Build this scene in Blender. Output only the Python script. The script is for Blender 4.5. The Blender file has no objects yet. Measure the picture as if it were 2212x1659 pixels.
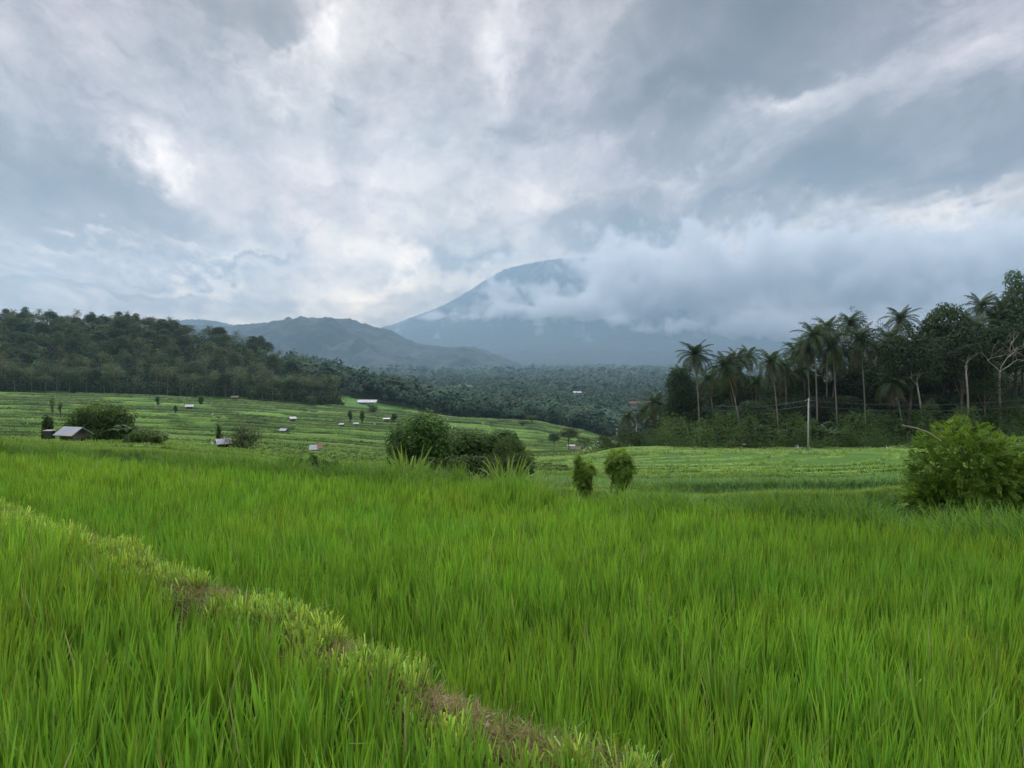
import bpy, math, random
import numpy as np
from math import radians as R
from mathutils import Vector, Matrix

random.seed(7)
rng = np.random.default_rng(11)
sc = bpy.context.scene
COL = sc.collection

# ------------------------------------------------------------------ camera
F = 1662.0                      # focal length in the units of a 2212 x 1659 picture
PITCH = math.atan((829.5 - 790.0) / F)
cam_d = bpy.data.cameras.new('camera')
cam_d.sensor_fit = 'HORIZONTAL'
cam_d.sensor_width = 36.0
cam_d.lens = 36.0 * F / 2212.0
cam_d.clip_start = 0.05
cam_d.clip_end = 80000
cam = bpy.data.objects.new('camera', cam_d)
COL.objects.link(cam)
cam.location = (0, 0, 0)
cam.rotation_euler = (math.pi / 2 - PITCH, 0, 0)
sc.camera = cam
CP, SP = math.cos(PITCH), math.sin(PITCH)

def P(px, py, D):
    """world point D metres ahead on the ray of a surveyed picture point"""
    a = (px - 1106.0) / F; b = (829.5 - py) / F
    y = CP + b * SP; z = -SP + b * CP
    return Vector((a / y * D, D, z / y * D))

def tz(px, py):
    p = P(px, py, 1.0); return p.z

# ------------------------------------------------------------------ render + view
sc.view_settings.view_transform = 'Standard'
sc.view_settings.look = 'None'
sc.view_settings.gamma = 1.0
sc.view_settings.exposure = 0.85
cy = sc.cycles
cy.use_denoising = True
cy.max_bounces = 6
cy.diffuse_bounces = 2
cy.glossy_bounces = 1
cy.transmission_bounces = 3
cy.transparent_max_bounces = 6
cy.volume_bounces = 3
cy.use_adaptive_sampling = True
cy.adaptive_threshold = 0.02
cy.volume_max_steps = 128

# ------------------------------------------------------------------ node helpers
class NT:
    def __init__(s, tree):
        s.t = tree; s.n = tree.nodes; s.l = tree.links
    def new(s, kind, **kw):
        n = s.n.new(kind)
        for k, v in kw.items(): setattr(n, k, v)
        return n
    def put(s, sock, v):
        if isinstance(v, bpy.types.NodeSocket): s.l.new(v, sock)
        elif v is not None: sock.default_value = v
    def math(s, op, a, b=None, c=None, clamp=False):
        n = s.new('ShaderNodeMath', operation=op, use_clamp=clamp)
        s.put(n.inputs[0], a); s.put(n.inputs[1], b); s.put(n.inputs[2], c)
        return n.outputs[0]
    def vmath(s, op, a, b=None):
        n = s.new('ShaderNodeVectorMath', operation=op)
        s.put(n.inputs[0], a)
        if op == 'SCALE': s.put(n.inputs['Scale'], b)
        else: s.put(n.inputs[1], b)
        return n.outputs['Value'] if op in ('LENGTH', 'DOT_PRODUCT', 'DISTANCE') else n.outputs[0]
    def noise(s, vec, scale, detail=4, rough=.55, dist=0, col=False, dim='3D', lac=2.0):
        n = s.new('ShaderNodeTexNoise', noise_dimensions=dim)
        s.put(n.inputs['Vector'], vec)
        n.inputs['Scale'].default_value = scale; n.inputs['Detail'].default_value = detail
        n.inputs['Roughness'].default_value = rough; n.inputs['Distortion'].default_value = dist
        n.inputs['Lacunarity'].default_value = lac
        return n.outputs['Color' if col else 0]
    def ramp(s, fac, stops, interp='LINEAR'):
        n = s.new('ShaderNodeValToRGB'); cr = n.color_ramp; cr.interpolation = interp
        while len(cr.elements) < len(stops): cr.elements.new(1.0)
        for e, (p, c) in zip(cr.elements, stops):
            e.position = p; e.color = (*c, 1) if len(c) == 3 else c
        s.put(n.inputs[0], fac); return n.outputs[0]
    def mix(s, fac, a, b, blend='MIX'):
        n = s.new('ShaderNodeMix', data_type='RGBA', blend_type=blend)
        s.put(n.inputs[0], fac)
        for sock, v in ((n.inputs[6], a), (n.inputs[7], b)):
            if isinstance(v, tuple) and len(v) == 3: v = (*v, 1)
            s.put(sock, v)
        return n.outputs[2]
    def maprange(s, v, a, b, c, d, interp='LINEAR'):
        n = s.new('ShaderNodeMapRange', interpolation_type=interp)
        s.put(n.inputs[0], v)
        for i, x in enumerate((a, b, c, d)): n.inputs[1 + i].default_value = x
        return n.outputs[0]

# ------------------------------------------------------------------ sky
SUN_AZ, SUN_EL = math.atan((830 - 1106) / F), R(38)      # bright part of the overcast
world = bpy.data.worlds.new("World"); sc.world = world
world.use_nodes = True
w = NT(world.node_tree); w.n.clear()
tc = w.new('ShaderNodeTexCoord')
sep = w.new('ShaderNodeSeparateXYZ'); w.l.new(tc.outputs['Generated'], sep.inputs[0])
dx, dy, dz = sep.outputs
az = w.math('ARCTAN2', dx, dy)
el = w.math('ARCSINE', dz)
# cloud-deck coordinates: the layer seen in perspective
den = w.math('ADD', w.math('MAXIMUM', dz, 0.0), 0.16)
va = math.atan((850 - 1106) / F)
cu = w.math('DIVIDE', w.math('SUBTRACT', w.math('MULTIPLY', dx, math.cos(va)), w.math('MULTIPLY', dy, math.sin(va))), den)
cv = w.math('DIVIDE', w.math('ADD', w.math('MULTIPLY', dx, math.sin(va)), w.math('MULTIPLY', dy, math.cos(va))), den)
deck = w.new('ShaderNodeCombineXYZ')
w.l.new(cu, deck.inputs[0]); w.put(deck.inputs[1], w.math('MULTIPLY', cv, 0.42))
dk = deck.outputs[0]
ae = w.new('ShaderNodeCombineXYZ'); w.l.new(az, ae.inputs[0]); w.l.new(el, ae.inputs[1])
# ragged edges for the cloud masses
wn = w.vmath('SUBTRACT', w.noise(dk, 1.9, 5, .6, col=True), (.5, .5, .5))
wn2 = w.vmath('SUBTRACT', w.noise(ae.outputs[0], 9.0, 5, .62, col=True), (.5, .5, .5))
aew = w.vmath('ADD', ae.outputs[0], w.vmath('ADD', w.vmath('SCALE', wn, .20), w.vmath('SCALE', wn2, .13)))

def ang(px, py):
    p = P(px, py, 1.0).normalized()
    return math.atan2(p.x, p.y), math.asin(p.z)

BLOBS = [  # picture place, half sizes, tilt in degrees, strength
 (110,375,330,95,-14,-.34),(330,430,260,60,-20,-.16),(1620,10,440,140,10,-.85),(1450,200,360,60,12,-.75),(1350,455,180,60,-3,-.55),
 (1640,240,330,70,24,-.26),(1920,230,330,80,28,-.18),(1800,390,430,62,13,-.55),(2180,330,220,80,22,-.40),
 (1570,390,230,40,20,-.22),(560,55,190,110,-50,-.20),(1950,560,420,45,3,-.22),(1600,640,420,40,3,-.14),(1020,548,190,34,6,-.36),
 (90,560,260,28,-5,-.18),(330,640,480,45,0,-.18),(704,165,34,26,0,-.24),(480,420,240,70,-8,-.16),(1930,60,260,80,15,-.18),
 (1050,260,120,60,10,-.14),(700,420,240,40,-6,-.10),(1260,640,260,40,4,-.05),
 (690,110,190,75,38,.26),(716,68,46,22,10,.30),(640,96,90,22,35,.26),(335,335,105,42,-38,.42),(400,330,30,20,60,.25),(1075,90,70,170,-14,.34),(1130,60,50,60,0,.2),
 (760,400,560,260,0,.20),(800,600,330,48,2,.36),(860,575,120,22,5,.28),(790,660,140,34,0,.22),(1400,232,150,24,14,.30),
 (1700,195,110,34,10,.34),(1500,330,420,40,26,.20),(2080,455,330,40,20,.36),(1250,560,300,70,10,.26),(1160,420,90,80,0,.24),
 (2130,130,170,60,8,.16),(650,330,420,120,0,.10),(180,120,260,60,-30,.12),(590,215,110,24,-5,.18),(1390,470,90,20,40,.12),(1900,470,120,16,18,.16),
 (400,570,340,22,3,.22),(480,515,300,14,-3,.2),(260,600,300,12,2,-.2),(520,545,280,10,2,-.16),(150,505,260,12,-4,.2),(1300,400,60,50,0,.12),(1650,560,300,50,12,.12),
]
tot = None
for px, py, sx, sy, an, amp in BLOBS:
    a0, e0 = ang(px, py)
    m = w.new('ShaderNodeMapping', vector_type='TEXTURE')
    m.inputs['Location'].default_value = (a0, e0, 0)
    m.inputs['Rotation'].default_value = (0, 0, R(an))
    m.inputs['Scale'].default_value = (sx / F * 1.25, sy / F * 1.45, 1)
    w.l.new(aew, m.inputs[0])
    g = w.new('ShaderNodeTexGradient', gradient_type='QUADRATIC_SPHERE'); w.l.new(m.outputs[0], g.inputs[0])
    tot = w.math('MULTIPLY_ADD', g.outputs['Fac'], amp, tot if tot else 0.0)
# texture of the deck: soft sheets, torn edges, billows
nA = w.math('SUBTRACT', w.noise(dk, 1.15, 9, .58, .4), .5)
sB = w.maprange(w.noise(dk, 3.1, 9, .60, .7), .38, .62, -.5, .5, 'SMOOTHSTEP')
sC = w.maprange(w.noise(w.vmath('MULTIPLY', aew, (.55, 2.1, 1)), 8.0, 9, .62, .5), .38, .62, -.5, .5, 'SMOOTHSTEP')
bil = w.math('ABSOLUTE', w.math('SUBTRACT', w.noise(dk, 5.5, 6, .6, .3), .5))
nD = w.math('SUBTRACT', w.noise(ae.outputs[0], 34.0, 6, .62, .2), .5)
val = w.math('ADD', w.math('MULTIPLY_ADD', nA, .85, w.math('MULTIPLY', tot, 1.12)), .405)
val = w.math('MULTIPLY_ADD', sB, .15, val)
val = w.math('MULTIPLY_ADD', sC, .12, val)
val = w.math('MULTIPLY_ADD', bil, .42, val)
val = w.math('MULTIPLY_ADD', nD, .30, val)
cloud = w.ramp(w.maprange(val, -.40, 1.05, 0, 1), [(0.0000, (0.0400, 0.0375, 0.0400)), (0.1724, (0.0600, 0.0560, 0.0600)), (0.3103, (0.0880, 0.0830, 0.0890)), (0.4621, (0.1450, 0.1380, 0.1470)), (0.6069, (0.2850, 0.2760, 0.2880)), (0.7586, (0.4500, 0.4350, 0.4350)), (0.8828, (0.5700, 0.5570, 0.5400)), (1.0000, (0.7000, 0.6800, 0.6500))])
# faint violet and teal casts
hue = w.noise(dk, 1.6, 3, .5)
cloud = w.mix(w.maprange(hue, .35, .65, 0, 1), cloud, w.mix(1.0, cloud, (.93, .985, 1.0), 'MULTIPLY'))
cloud = w.mix(w.maprange(w.noise(aew, 4.0, 2, .5), .42, .62, 0, .8), cloud, w.mix(1.0, cloud, (1.03, .975, 1.035), 'MULTIPLY'))
# low bright air: warm where the deck is thin above the hills
a0, e0 = ang(840, 640)
m = w.new('ShaderNodeMapping', vector_type='TEXTURE'); m.inputs['Location'].default_value = (a0, e0, 0); m.inputs['Scale'].default_value = (.30, .16, 1)
w.l.new(aew, m.inputs[0]); g = w.new('ShaderNodeTexGradient', gradient_type='QUADRATIC_SPHERE'); w.l.new(m.outputs[0], g.inputs[0])
cloud = w.mix(g.outputs['Fac'], cloud, w.mix(1.0, cloud, (1.0, 1.02, .95), 'MULTIPLY'))
cloud = w.mix(1.0, cloud, (1.085, .995, .935), 'MULTIPLY')
low = w.maprange(el, .0, .30, 1, 0, 'SMOOTHSTEP')
LOWB = w.mix(low, (1, 1, 1), (2.05, 1.74, 1.24))
cloud = w.mix(1.0, cloud, LOWB, 'MULTIPLY')
sky = w.new('ShaderNodeTexSky', sky_type='NISHITA')
sky.sun_disc = False; sky.sun_elevation = SUN_EL; sky.sun_rotation = SUN_AZ
sky.dust_density = 3.0; sky.altitude = 400
# strength 0.1 brings both to exposure 0
# overcast is brighter overhead; unseen sky boosted further and blued for haze and ground
cloud = w.mix(w.maprange(el, .47, 1.0, 0, 1), cloud, w.mix(1.0, cloud, (.90, 1.0, 1.17), 'MULTIPLY'))
cs = w.vmath('SCALE', cloud, w.math('MULTIPLY', w.maprange(el, .47, 1.15, 1.0, 3.8, 'SMOOTHSTEP'), 10.0))
fin = w.mix(0.965, sky.outputs[0], cs)
bg = w.new('ShaderNodeBackground'); w.l.new(fin, bg.inputs[0]); bg.inputs[1].default_value = 0.10
out = w.new('ShaderNodeOutputWorld'); w.l.new(bg.outputs[0], out.inputs[0])
world.cycles.sampling_method = 'MANUAL'; world.cycles.sample_map_resolution = 512

sun_d = bpy.data.lights.new('sun', 'SUN'); sun_d.energy = 1.5; sun_d.angle = R(35); sun_d.color = (1, .965, .91)
sun = bpy.data.objects.new('sun', sun_d); COL.objects.link(sun)
sd = Vector((math.sin(SUN_AZ) * math.cos(SUN_EL), math.cos(SUN_AZ) * math.cos(SUN_EL), math.sin(SUN_EL)))
sun.rotation_euler = sd.to_track_quat('Z', 'Y').to_euler()
# ------------------------------------------------------------------ object helpers
def tag(o, label=None, cat=None, group=None, kind=None):
    if label: o['label'] = label
    if cat: o['category'] = cat
    if group: o['group'] = group
    if kind: o['kind'] = kind
    return o

def empty(name, loc=(0, 0, 0), rz=0.0, scale=1.0):
    o = bpy.data.objects.new(name, None); COL.objects.link(o)
    o.empty_display_size = .1
    o.location = loc; o.rotation_euler = (0, 0, rz); o.scale = (scale,) * 3
    return o

def mesh_np(name, verts, quads=None, tris=None, smooth=False, col=None, fcol=None):
    me = bpy.data.meshes.new(name)
    verts = np.asarray(verts, dtype=np.float32).reshape(-1, 3)
    me.vertices.add(len(verts)); me.vertices.foreach_set('co', verts.ravel())
    loops = []; starts = []; n = 0
    if quads is not None and len(quads):
        q = np.asarray(quads, dtype=np.int32).reshape(-1, 4)
        loops.append(q.ravel()); starts.append(np.arange(len(q), dtype=np.int32) * 4); n = len(q) * 4
    if tris is not None and len(tris):
        t = np.asarray(tris, dtype=np.int32).reshape(-1, 3)
        loops.append(t.ravel()); starts.append(n + np.arange(len(t), dtype=np.int32) * 3)
    loops = np.concatenate(loops); starts = np.concatenate(starts)
    me.loops.add(len(loops)); me.polygons.add(len(starts))
    me.loops.foreach_set('vertex_index', loops)
    me.polygons.foreach_set('loop_start', starts)
    me.polygons.foreach_set('use_smooth', np.full(len(starts), smooth))
    if col is not None:
        c = np.asarray(col, dtype=np.float32).reshape(len(verts), -1)
        if c.shape[1] == 3: c = np.concatenate([c, np.ones((len(c), 1), np.float32)], 1)
        a = me.color_attributes.new('tint', 'FLOAT_COLOR', 'POINT'); a.data.foreach_set('color', c.ravel())
    me.update(calc_edges=True)
    return me

def obj(name, me, mat=None, parent=None):
    o = bpy.data.objects.new(name, me)
    if mat is not None and not me.materials: me.materials.append(mat)
    COL.objects.link(o)
    if parent is not None: o.parent = parent
    return o

class MB:
    """collects shapes into one mesh"""
    def __init__(s): s.v = []; s.q = []; s.t = []; s.c = []; s.n = 0; s.hascol = False
    def add(s, v, q=None, t=None, c=None):
        v = np.asarray(v, float).reshape(-1, 3)
        if q is not None and len(q): s.q.append(np.asarray(q).reshape(-1, 4) + s.n)
        if t is not None and len(t): s.t.append(np.asarray(t).reshape(-1, 3) + s.n)
        if c is None: c = np.ones((len(v), 3))
        else: s.hascol = True; c = np.broadcast_to(np.asarray(c, float), (len(v), 3))
        s.v.append(v); s.c.append(c); s.n += len(v)
    def box(s, c, size, rot=None, col=None):
        x, y, z = [k / 2 for k in size]
        v = np.array([[-x,-y,-z],[x,-y,-z],[x,y,-z],[-x,y,-z],[-x,-y,z],[x,-y,z],[x,y,z],[-x,y,z]])
        if rot is not None: v = v @ np.array(rot.to_3x3()).T
        s.add(v + np.array(c), [[0,3,2,1],[4,5,6,7],[0,1,5,4],[1,2,6,5],[2,3,7,6],[3,0,4,7]], c=col)
    def slab(s, pts, th, col=None):
        """a flat polygon (4 corners) given thickness th along its normal"""
        p = np.array(pts, float); n = np.cross(p[1] - p[0], p[3] - p[0]); n /= np.linalg.norm(n)
        v = np.concatenate([p - n * th / 2, p + n * th / 2])
        s.add(v, [[0,3,2,1],[4,5,6,7],[0,1,5,4],[1,2,6,5],[2,3,7,6],[3,0,4,7]], c=col)
    def tube(s, pts, rad, seg=7, col=None, cap=True):
        pts = np.array([list(p) for p in pts], float); n = len(pts)
        rad = np.broadcast_to(np.asarray(rad, float), (n,))
        tg = np.gradient(pts, axis=0); tg /= np.linalg.norm(tg, axis=1)[:, None] + 1e-9
        ref = np.array([1.0, 0, 0]) if abs(tg[0][0]) < .8 else np.array([0, 1.0, 0])
        vs = []
        a = np.arange(seg) / seg * 2 * np.pi
        for i in range(n):
            e1 = np.cross(tg[i], ref); e1 /= np.linalg.norm(e1) + 1e-9; e2 = np.cross(tg[i], e1)
            ref = -np.cross(tg[i], e2) if False else ref
            vs.append(pts[i] + rad[i] * (np.cos(a)[:, None] * e1 + np.sin(a)[:, None] * e2))
        v = np.concatenate(vs); q = []
        for i in range(n - 1):
            for k in range(seg):
                k2 = (k + 1) % seg
                q.append([i * seg + k, i * seg + k2, (i + 1) * seg + k2, (i + 1) * seg + k])
        t = []
        if cap:
            v = np.concatenate([v, pts[[0, -1]]]); b = n * seg
            for k in range(seg):
                k2 = (k + 1) % seg
                t.append([b, k2, k]); t.append([b + 1, (n - 1) * seg + k, (n - 1) * seg + k2])
        s.add(v, q, t, col)
    def blob(s, c, r, seg=10, rings=7, col=None):
        th = np.linspace(0, np.pi, rings); ph = np.arange(seg) / seg * 2 * np.pi
        v = np.array([[math.sin(a) * math.cos(b), math.sin(a) * math.sin(b), math.cos(a)] for a in th for b in ph]) * np.array(r) + np.array(c)
        q = [[i * seg + k, (i + 1) * seg + k, (i + 1) * seg + (k + 1) % seg, i * seg + (k + 1) % seg] for i in range(rings - 1) for k in range(seg)]
        s.add(v, q, c=col)
    def mesh(s, name, smooth=False):
        return mesh_np(name, np.concatenate(s.v), np.concatenate(s.q) if s.q else None, np.concatenate(s.t) if s.t else None,
                       smooth, np.concatenate(s.c) if s.hascol else None)
    def build(s, name, mat=None, parent=None, smooth=False):
        return obj(name, s.mesh(name, smooth), mat, parent)

# ------------------------------------------------------------------ numpy noise
def _h(ix, iy, seed):
    ix = ix.astype(np.int64); iy = iy.astype(np.int64)
    n = (ix * 374761393 + iy * 668265263 + seed * 1442695041) & 0x7fffffff
    n = ((n ^ (n >> 13)) * 1274126177) & 0x7fffffff
    n = ((n ^ (n >> 15)) * 1911520717) & 0x7fffffff
    return ((n ^ (n >> 16)) & 0xffffff) / float(0xffffff)
def vnoise(x, y, seed=0):
    x0 = np.floor(x); y0 = np.floor(y); fx = x - x0; fy = y - y0
    fx = fx * fx * fx * (fx * (fx * 6 - 15) + 10); fy = fy * fy * fy * (fy * (fy * 6 - 15) + 10)
    a = _h(x0, y0, seed); b = _h(x0 + 1, y0, seed); c = _h(x0, y0 + 1, seed); d = _h(x0 + 1, y0 + 1, seed)
    return (a * (1 - fx) + b * fx) * (1 - fy) + (c * (1 - fx) + d * fx) * fy
def fbm(x, y, seed=0, octv=4, gain=.5):
    s = 0; a = 1; t = 0
    for o in range(octv):
        s = s + a * vnoise(x * 2 ** o + 17.3 * o, y * 2 ** o - 9.1 * o, seed + o); t += a; a *= gain
    return s / t
def ridged(x, y, seed=0, octv=5, gain=.5):
    s = 0; a = 1; t = 0
    for o in range(octv):
        s = s + a * (1 - np.abs(2 * vnoise(x * 2 ** o + 7.7 * o, y * 2 ** o + 3.1 * o, seed + o) - 1)); t += a; a *= gain
    return s / t
def sst(a, b, x):
    t = np.clip((x - a) / (b - a), 0, 1); return t * t * (3 - 2 * t)

# ------------------------------------------------------------------ materials
def leafy(name, base=None, var=.25, trans=.35, rough=.55, spec=.25, tintattr=True, objvar=.0, noise_scale=None, noise_amt=.3):
    m = bpy.data.materials.new(name); m.use_nodes = True; t = NT(m.node_tree); t.n.clear()
    if tintattr:
        a = t.new('ShaderNodeAttribute', attribute_name='tint'); c = a.outputs['Color']
        if base: c = t.mix(1.0, c, (*base, 1), 'MULTIPLY')
    else:
        rgb = t.new('ShaderNodeRGB'); rgb.outputs[0].default_value = (*base, 1); c = rgb.outputs[0]
    if objvar:
        oi = t.new('ShaderNodeObjectInfo')
        hsv = t.new('ShaderNodeHueSaturation')
        t.put(hsv.inputs['Hue'], t.maprange(oi.outputs['Random'], 0, 1, .5 - .012 * objvar, .5 + .022 * objvar))
        wn_ = t.new('ShaderNodeTexWhiteNoise', noise_dimensions='1D'); t.l.new(oi.outputs['Random'], wn_.inputs['W'])
        t.put(hsv.inputs['Value'], t.maprange(wn_.outputs['Value'], 0, 1, 1 - .38 * objvar, 1 + .55 * objvar))
        t.put(hsv.inputs['Saturation'], t.maprange(wn_.outputs['Value'], 0, 1, 1.0, .85))
        t.put(hsv.inputs['Color'], c); c = hsv.outputs[0]
    if noise_scale:
        tc_ = t.new('ShaderNodeTexCoord')
        nz = t.noise(tc_.outputs['Object'], noise_scale, 3, .6)
        k = t.maprange(nz, .3, .7, 1 - noise_amt, 1 + noise_amt)
        c = t.vmath('SCALE', c, k)
    p = t.new('ShaderNodeBsdfPrincipled'); t.put(p.inputs['Base Color'], c)
    p.inputs['Roughness'].default_value = rough; p.inputs['Specular IOR Level'].default_value = spec
    o = t.new('ShaderNodeOutputMaterial')
    if trans:
        tr = t.new('ShaderNodeBsdfTranslucent'); t.put(tr.inputs['Color'], t.mix(1.0, c, (1.12, 1.1, .68, 1), 'MULTIPLY'))
        mx = t.new('ShaderNodeMixShader'); mx.inputs[0].default_value = trans
        t.l.new(p.outputs[0], mx.inputs[1]); t.l.new(tr.outputs[0], mx.inputs[2]); t.l.new(mx.outputs[0], o.inputs[0])
    else: t.l.new(p.outputs[0], o.inputs[0])
    return m

def plain(name, col, rough=.7, spec=.3, metal=0, nscale=3.0, namt=.25, stain=None, tintattr=False, wave=None):
    m = bpy.data.materials.new(name); m.use_nodes = True; t = NT(m.node_tree); t.n.clear()
    tc_ = t.new('ShaderNodeTexCoord'); ob = tc_.outputs['Object']
    n = t.noise(ob, nscale, 5, .6)
    a = tuple(max(0, x * (1 - namt)) for x in col); b = tuple(min(1, x * (1 + namt)) for x in col)
    c = t.ramp(n, [(.3, a), (.7, b)])
    if stain:
        n2 = t.noise(ob, nscale * .45, 4, .65)
        c = t.mix(t.maprange(n2, .48, .6, 0, 1), c, stain)
    if tintattr:
        at = t.new('ShaderNodeAttribute', attribute_name='tint'); c = t.mix(1.0, c, at.outputs['Color'], 'MULTIPLY')
    p = t.new('ShaderNodeBsdfPrincipled'); t.put(p.inputs['Base Color'], c)
    p.inputs['Roughness'].default_value = rough; p.inputs['Specular IOR Level'].default_value = spec; p.inputs['Metallic'].default_value = metal
    bp = t.new('ShaderNodeBump'); bp.inputs['Strength'].default_value = .4; bp.inputs['Distance'].default_value = .02
    h = t.noise(ob, nscale * 6, 3, .6)
    if wave:
        wv = t.new('ShaderNodeTexWave', bands_direction=wave[0]); wv.inputs['Scale'].default_value = wave[1]; t.l.new(ob, wv.inputs[0]); h = t.math('ADD', wv.outputs['Fac'], t.math('MULTIPLY', h, .2))
    t.l.new(h, bp.inputs['Height']); t.l.new(bp.outputs[0], p.inputs['Normal'])
    o = t.new('ShaderNodeOutputMaterial'); t.l.new(p.outputs[0], o.inputs[0])
    return m
# ------------------------------------------------------------------ the lie of the land
COLS = np.array([-900, 0, 300, 500, 700, 850, 1000, 1150, 1250, 1350, 1440, 1600, 1800, 2000, 2212, 3200], float)
ROWS = [
# D     -900   0    300   500   700   850  1000  1150  1250  1350  1440  1600  1800  2000  2212  3200
(10,    [1190,1190,1190,1190,1190,1190,1190,1190,1190,1200,1220,1240,1250,1260,1270,1270]),
(25,    [1010,1010,1020,1040,1070,1090,1100,1110,1120,1130,1135,1135,1130,1110,1090,1080]),
(33,    [ 990, 990,1000,1015,1045,1065,1075,1082,1088,1092,1095,1096,1092,1075,1060,1050]),
(45,    [ 975, 975, 985,1000,1025,1042,1052,1058,1060,1062,1064,1064,1062,1050,1040,1030]),
(60,    [ 966, 966, 970, 985,1008,1024,1034,1038,1038,1038,1038,1038,1036,1028,1018,1010]),
(80,    [ 962, 962, 966, 980,1000,1010,1016,1018,1016,1014,1012,1010,1008,1002, 996, 990]),
(105,   [ 956, 957, 960, 970, 985, 997,1003,1004, 999, 990, 987, 987, 985, 982, 975, 970]),
(128,   [ 948, 948, 952, 961, 975, 986, 993, 995, 990, 976, 974, 975, 975, 970, 960, 950]),
(150,   [ 937, 938, 944, 952, 965, 977, 986, 988, 986, 967, 964, 965, 962, 950, 935, 920]),
(168,   [ 928, 929, 936, 944, 957, 969, 980, 983, 982, 968, 960, 952, 945, 925, 905, 890]),
(200,   [ 915, 917, 925, 932, 945, 955, 968, 975, 977, 972, 966, 945, 925, 895, 865, 850]),
(250,   [ 897, 898, 906, 914, 928, 938, 953, 965, 972, 974, 972, 950, 900, 850, 815, 800]),
(300,   [ 880, 881, 891, 899, 913, 922, 940, 955, 966, 972, 975, 962, 890, 820, 780, 760]),
(350,   [ 867, 868, 877, 885, 899, 908, 925, 938, 953, 968, 974, 968, 895, 810, 760, 740]),
(400,   [ 856, 857, 865, 873, 887, 897, 911, 921, 939, 964, 972, 968, 900, 810, 755, 735]),
(450,   [ 847, 847, 854, 862, 877, 888, 905, 912, 930, 960, 970, 965, 905, 820, 770, 750]),
(480,   [ 838, 838, 845, 853, 869, 884, 903, 910, 928, 960, 970, 965, 910, 830, 780, 760]),
(540,   [ 790, 790, 796, 812, 858, 880, 906, 916, 932, 956, 965, 960, 915, 850, 800, 790]),
(600,   [ 742, 742, 748, 772, 848, 879, 911, 922, 935, 950, 958, 950, 918, 870, 830, 820]),
(660,   [ 712, 712, 722, 752, 840, 878, 916, 926, 935, 944, 950, 945, 918, 880, 850, 840]),
(740,   [ 712, 712, 725, 760, 835, 872, 905, 915, 924, 934, 940, 935, 915, 885, 860, 850]),
(850,   [ 735, 735, 750, 785, 828, 866, 892, 900, 908, 916, 922, 918, 905, 885, 865, 860]),
(950,   [ 760, 760, 775, 800, 812, 864, 882, 889, 896, 903, 908, 906, 898, 885, 870, 865]),
(1050,  [ 780, 780, 795, 815, 822, 866, 875, 881, 887, 893, 897, 896, 890, 880, 870, 865]),
(1300,  [ 800, 800, 815, 830, 845, 860, 864, 867, 870, 875, 879, 878, 875, 870, 865, 860]),
(2000,  [ 815, 815, 822, 830, 836, 839, 841, 843, 845, 846, 847, 847, 847, 845, 843, 840]),
(3200,  [ 812, 812, 815, 818, 821, 823, 824, 825, 826, 826, 826, 826, 826, 825, 825, 825]),
(5000,  [ 806, 806, 808, 810, 811, 812, 812, 812, 812, 812, 812, 812, 812, 812, 812, 812]),
(8000,  [ 801, 801, 802, 802, 803, 803, 803, 803, 803, 803, 803, 803, 803, 803, 803, 803]),
(22000, [ 797, 797, 797, 797, 797, 797, 797, 797, 797, 797, 797, 797, 797, 797, 797, 797]),
]
RD = np.log(np.array([r[0] for r in ROWS], float))
RT = np.array([[tz(c, p) for c, p in zip(COLS, r[1])] for r in ROWS])

def _cub(p0, p1, p2, p3, t):
    m1 = (p2 - p0) * .5; m2 = (p3 - p1) * .5
    return (2*t**3 - 3*t**2 + 1) * p1 + (t**3 - 2*t**2 + t) * m1 + (-2*t**3 + 3*t**2) * p2 + (t**3 - t**2) * m2

def base_z(x, y):
    r = np.hypot(x, y) + 1e-6
    a = np.arctan2(x, y); lim = R(44)
    ac = np.clip(a, -lim, lim)
    D = np.maximum(r * np.cos(ac), 10.0)
    px = 1106 + F * np.tan(ac)
    ld = np.clip(np.log(D), RD[0], RD[-1] - 1e-6)
    i = np.clip(np.searchsorted(RD, ld, side='right') - 1, 0, len(RD) - 2)
    f = (ld - RD[i]) / (RD[i + 1] - RD[i])
    j = np.clip(np.searchsorted(COLS, px, side='right') - 1, 0, len(COLS) - 2)
    g = np.clip((px - COLS[j]) / (COLS[j + 1] - COLS[j]), 0, 1)
    g = g * g * (3 - 2 * g) * .5 + g * .5
    def row(k):
        k = np.clip(k, 0, len(RD) - 1)
        return RT[k, j] * (1 - g) + RT[k, j + 1] * g
    t = _cub(row(i - 1), row(i), row(i + 1), row(i + 2), f)
    return t * D

# near paddies: the far edge of the big field and the cut dike
EA, EB = np.array([-12.7, 19.0]), np.array([6.9, 9.6])
ed = (EB - EA) / np.linalg.norm(EB - EA); en = np.array([-ed[1], ed[0]])      # en points away from the camera
DA, DB = np.array([-5.35, 8.25]), np.array([.27, 3.10])
dd = (DB - DA) / np.linalg.norm(DB - DA); dn = np.array([-dd[1], dd[0]])
def edge_s(x, y):
    s = (x - EA[0]) * en[0] + (y - EA[1]) * en[1]
    l = (x - EA[0]) * ed[0] + (y - EA[1]) * ed[1]
    return s + .35 * np.sin(l * .33 + .6) + .12 * np.sin(l * 1.3) - .0006 * (l - 10) ** 2 * 0
def dike_s(x, y):
    s = (x - DA[0]) * dn[0] + (y - DA[1]) * dn[1]
    l = (x - DA[0]) * dd[0] + (y - DA[1]) * dd[1]
    return s - .20 * np.cos(np.clip((l - 4.0) / 4.6, -1, 1) * np.pi / 2) + .06 * np.sin(l * 2.1 + .5) + .03 * np.sin(l * 4.7)
NEAR_L, NEAR_R = -2.10, -2.62

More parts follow.
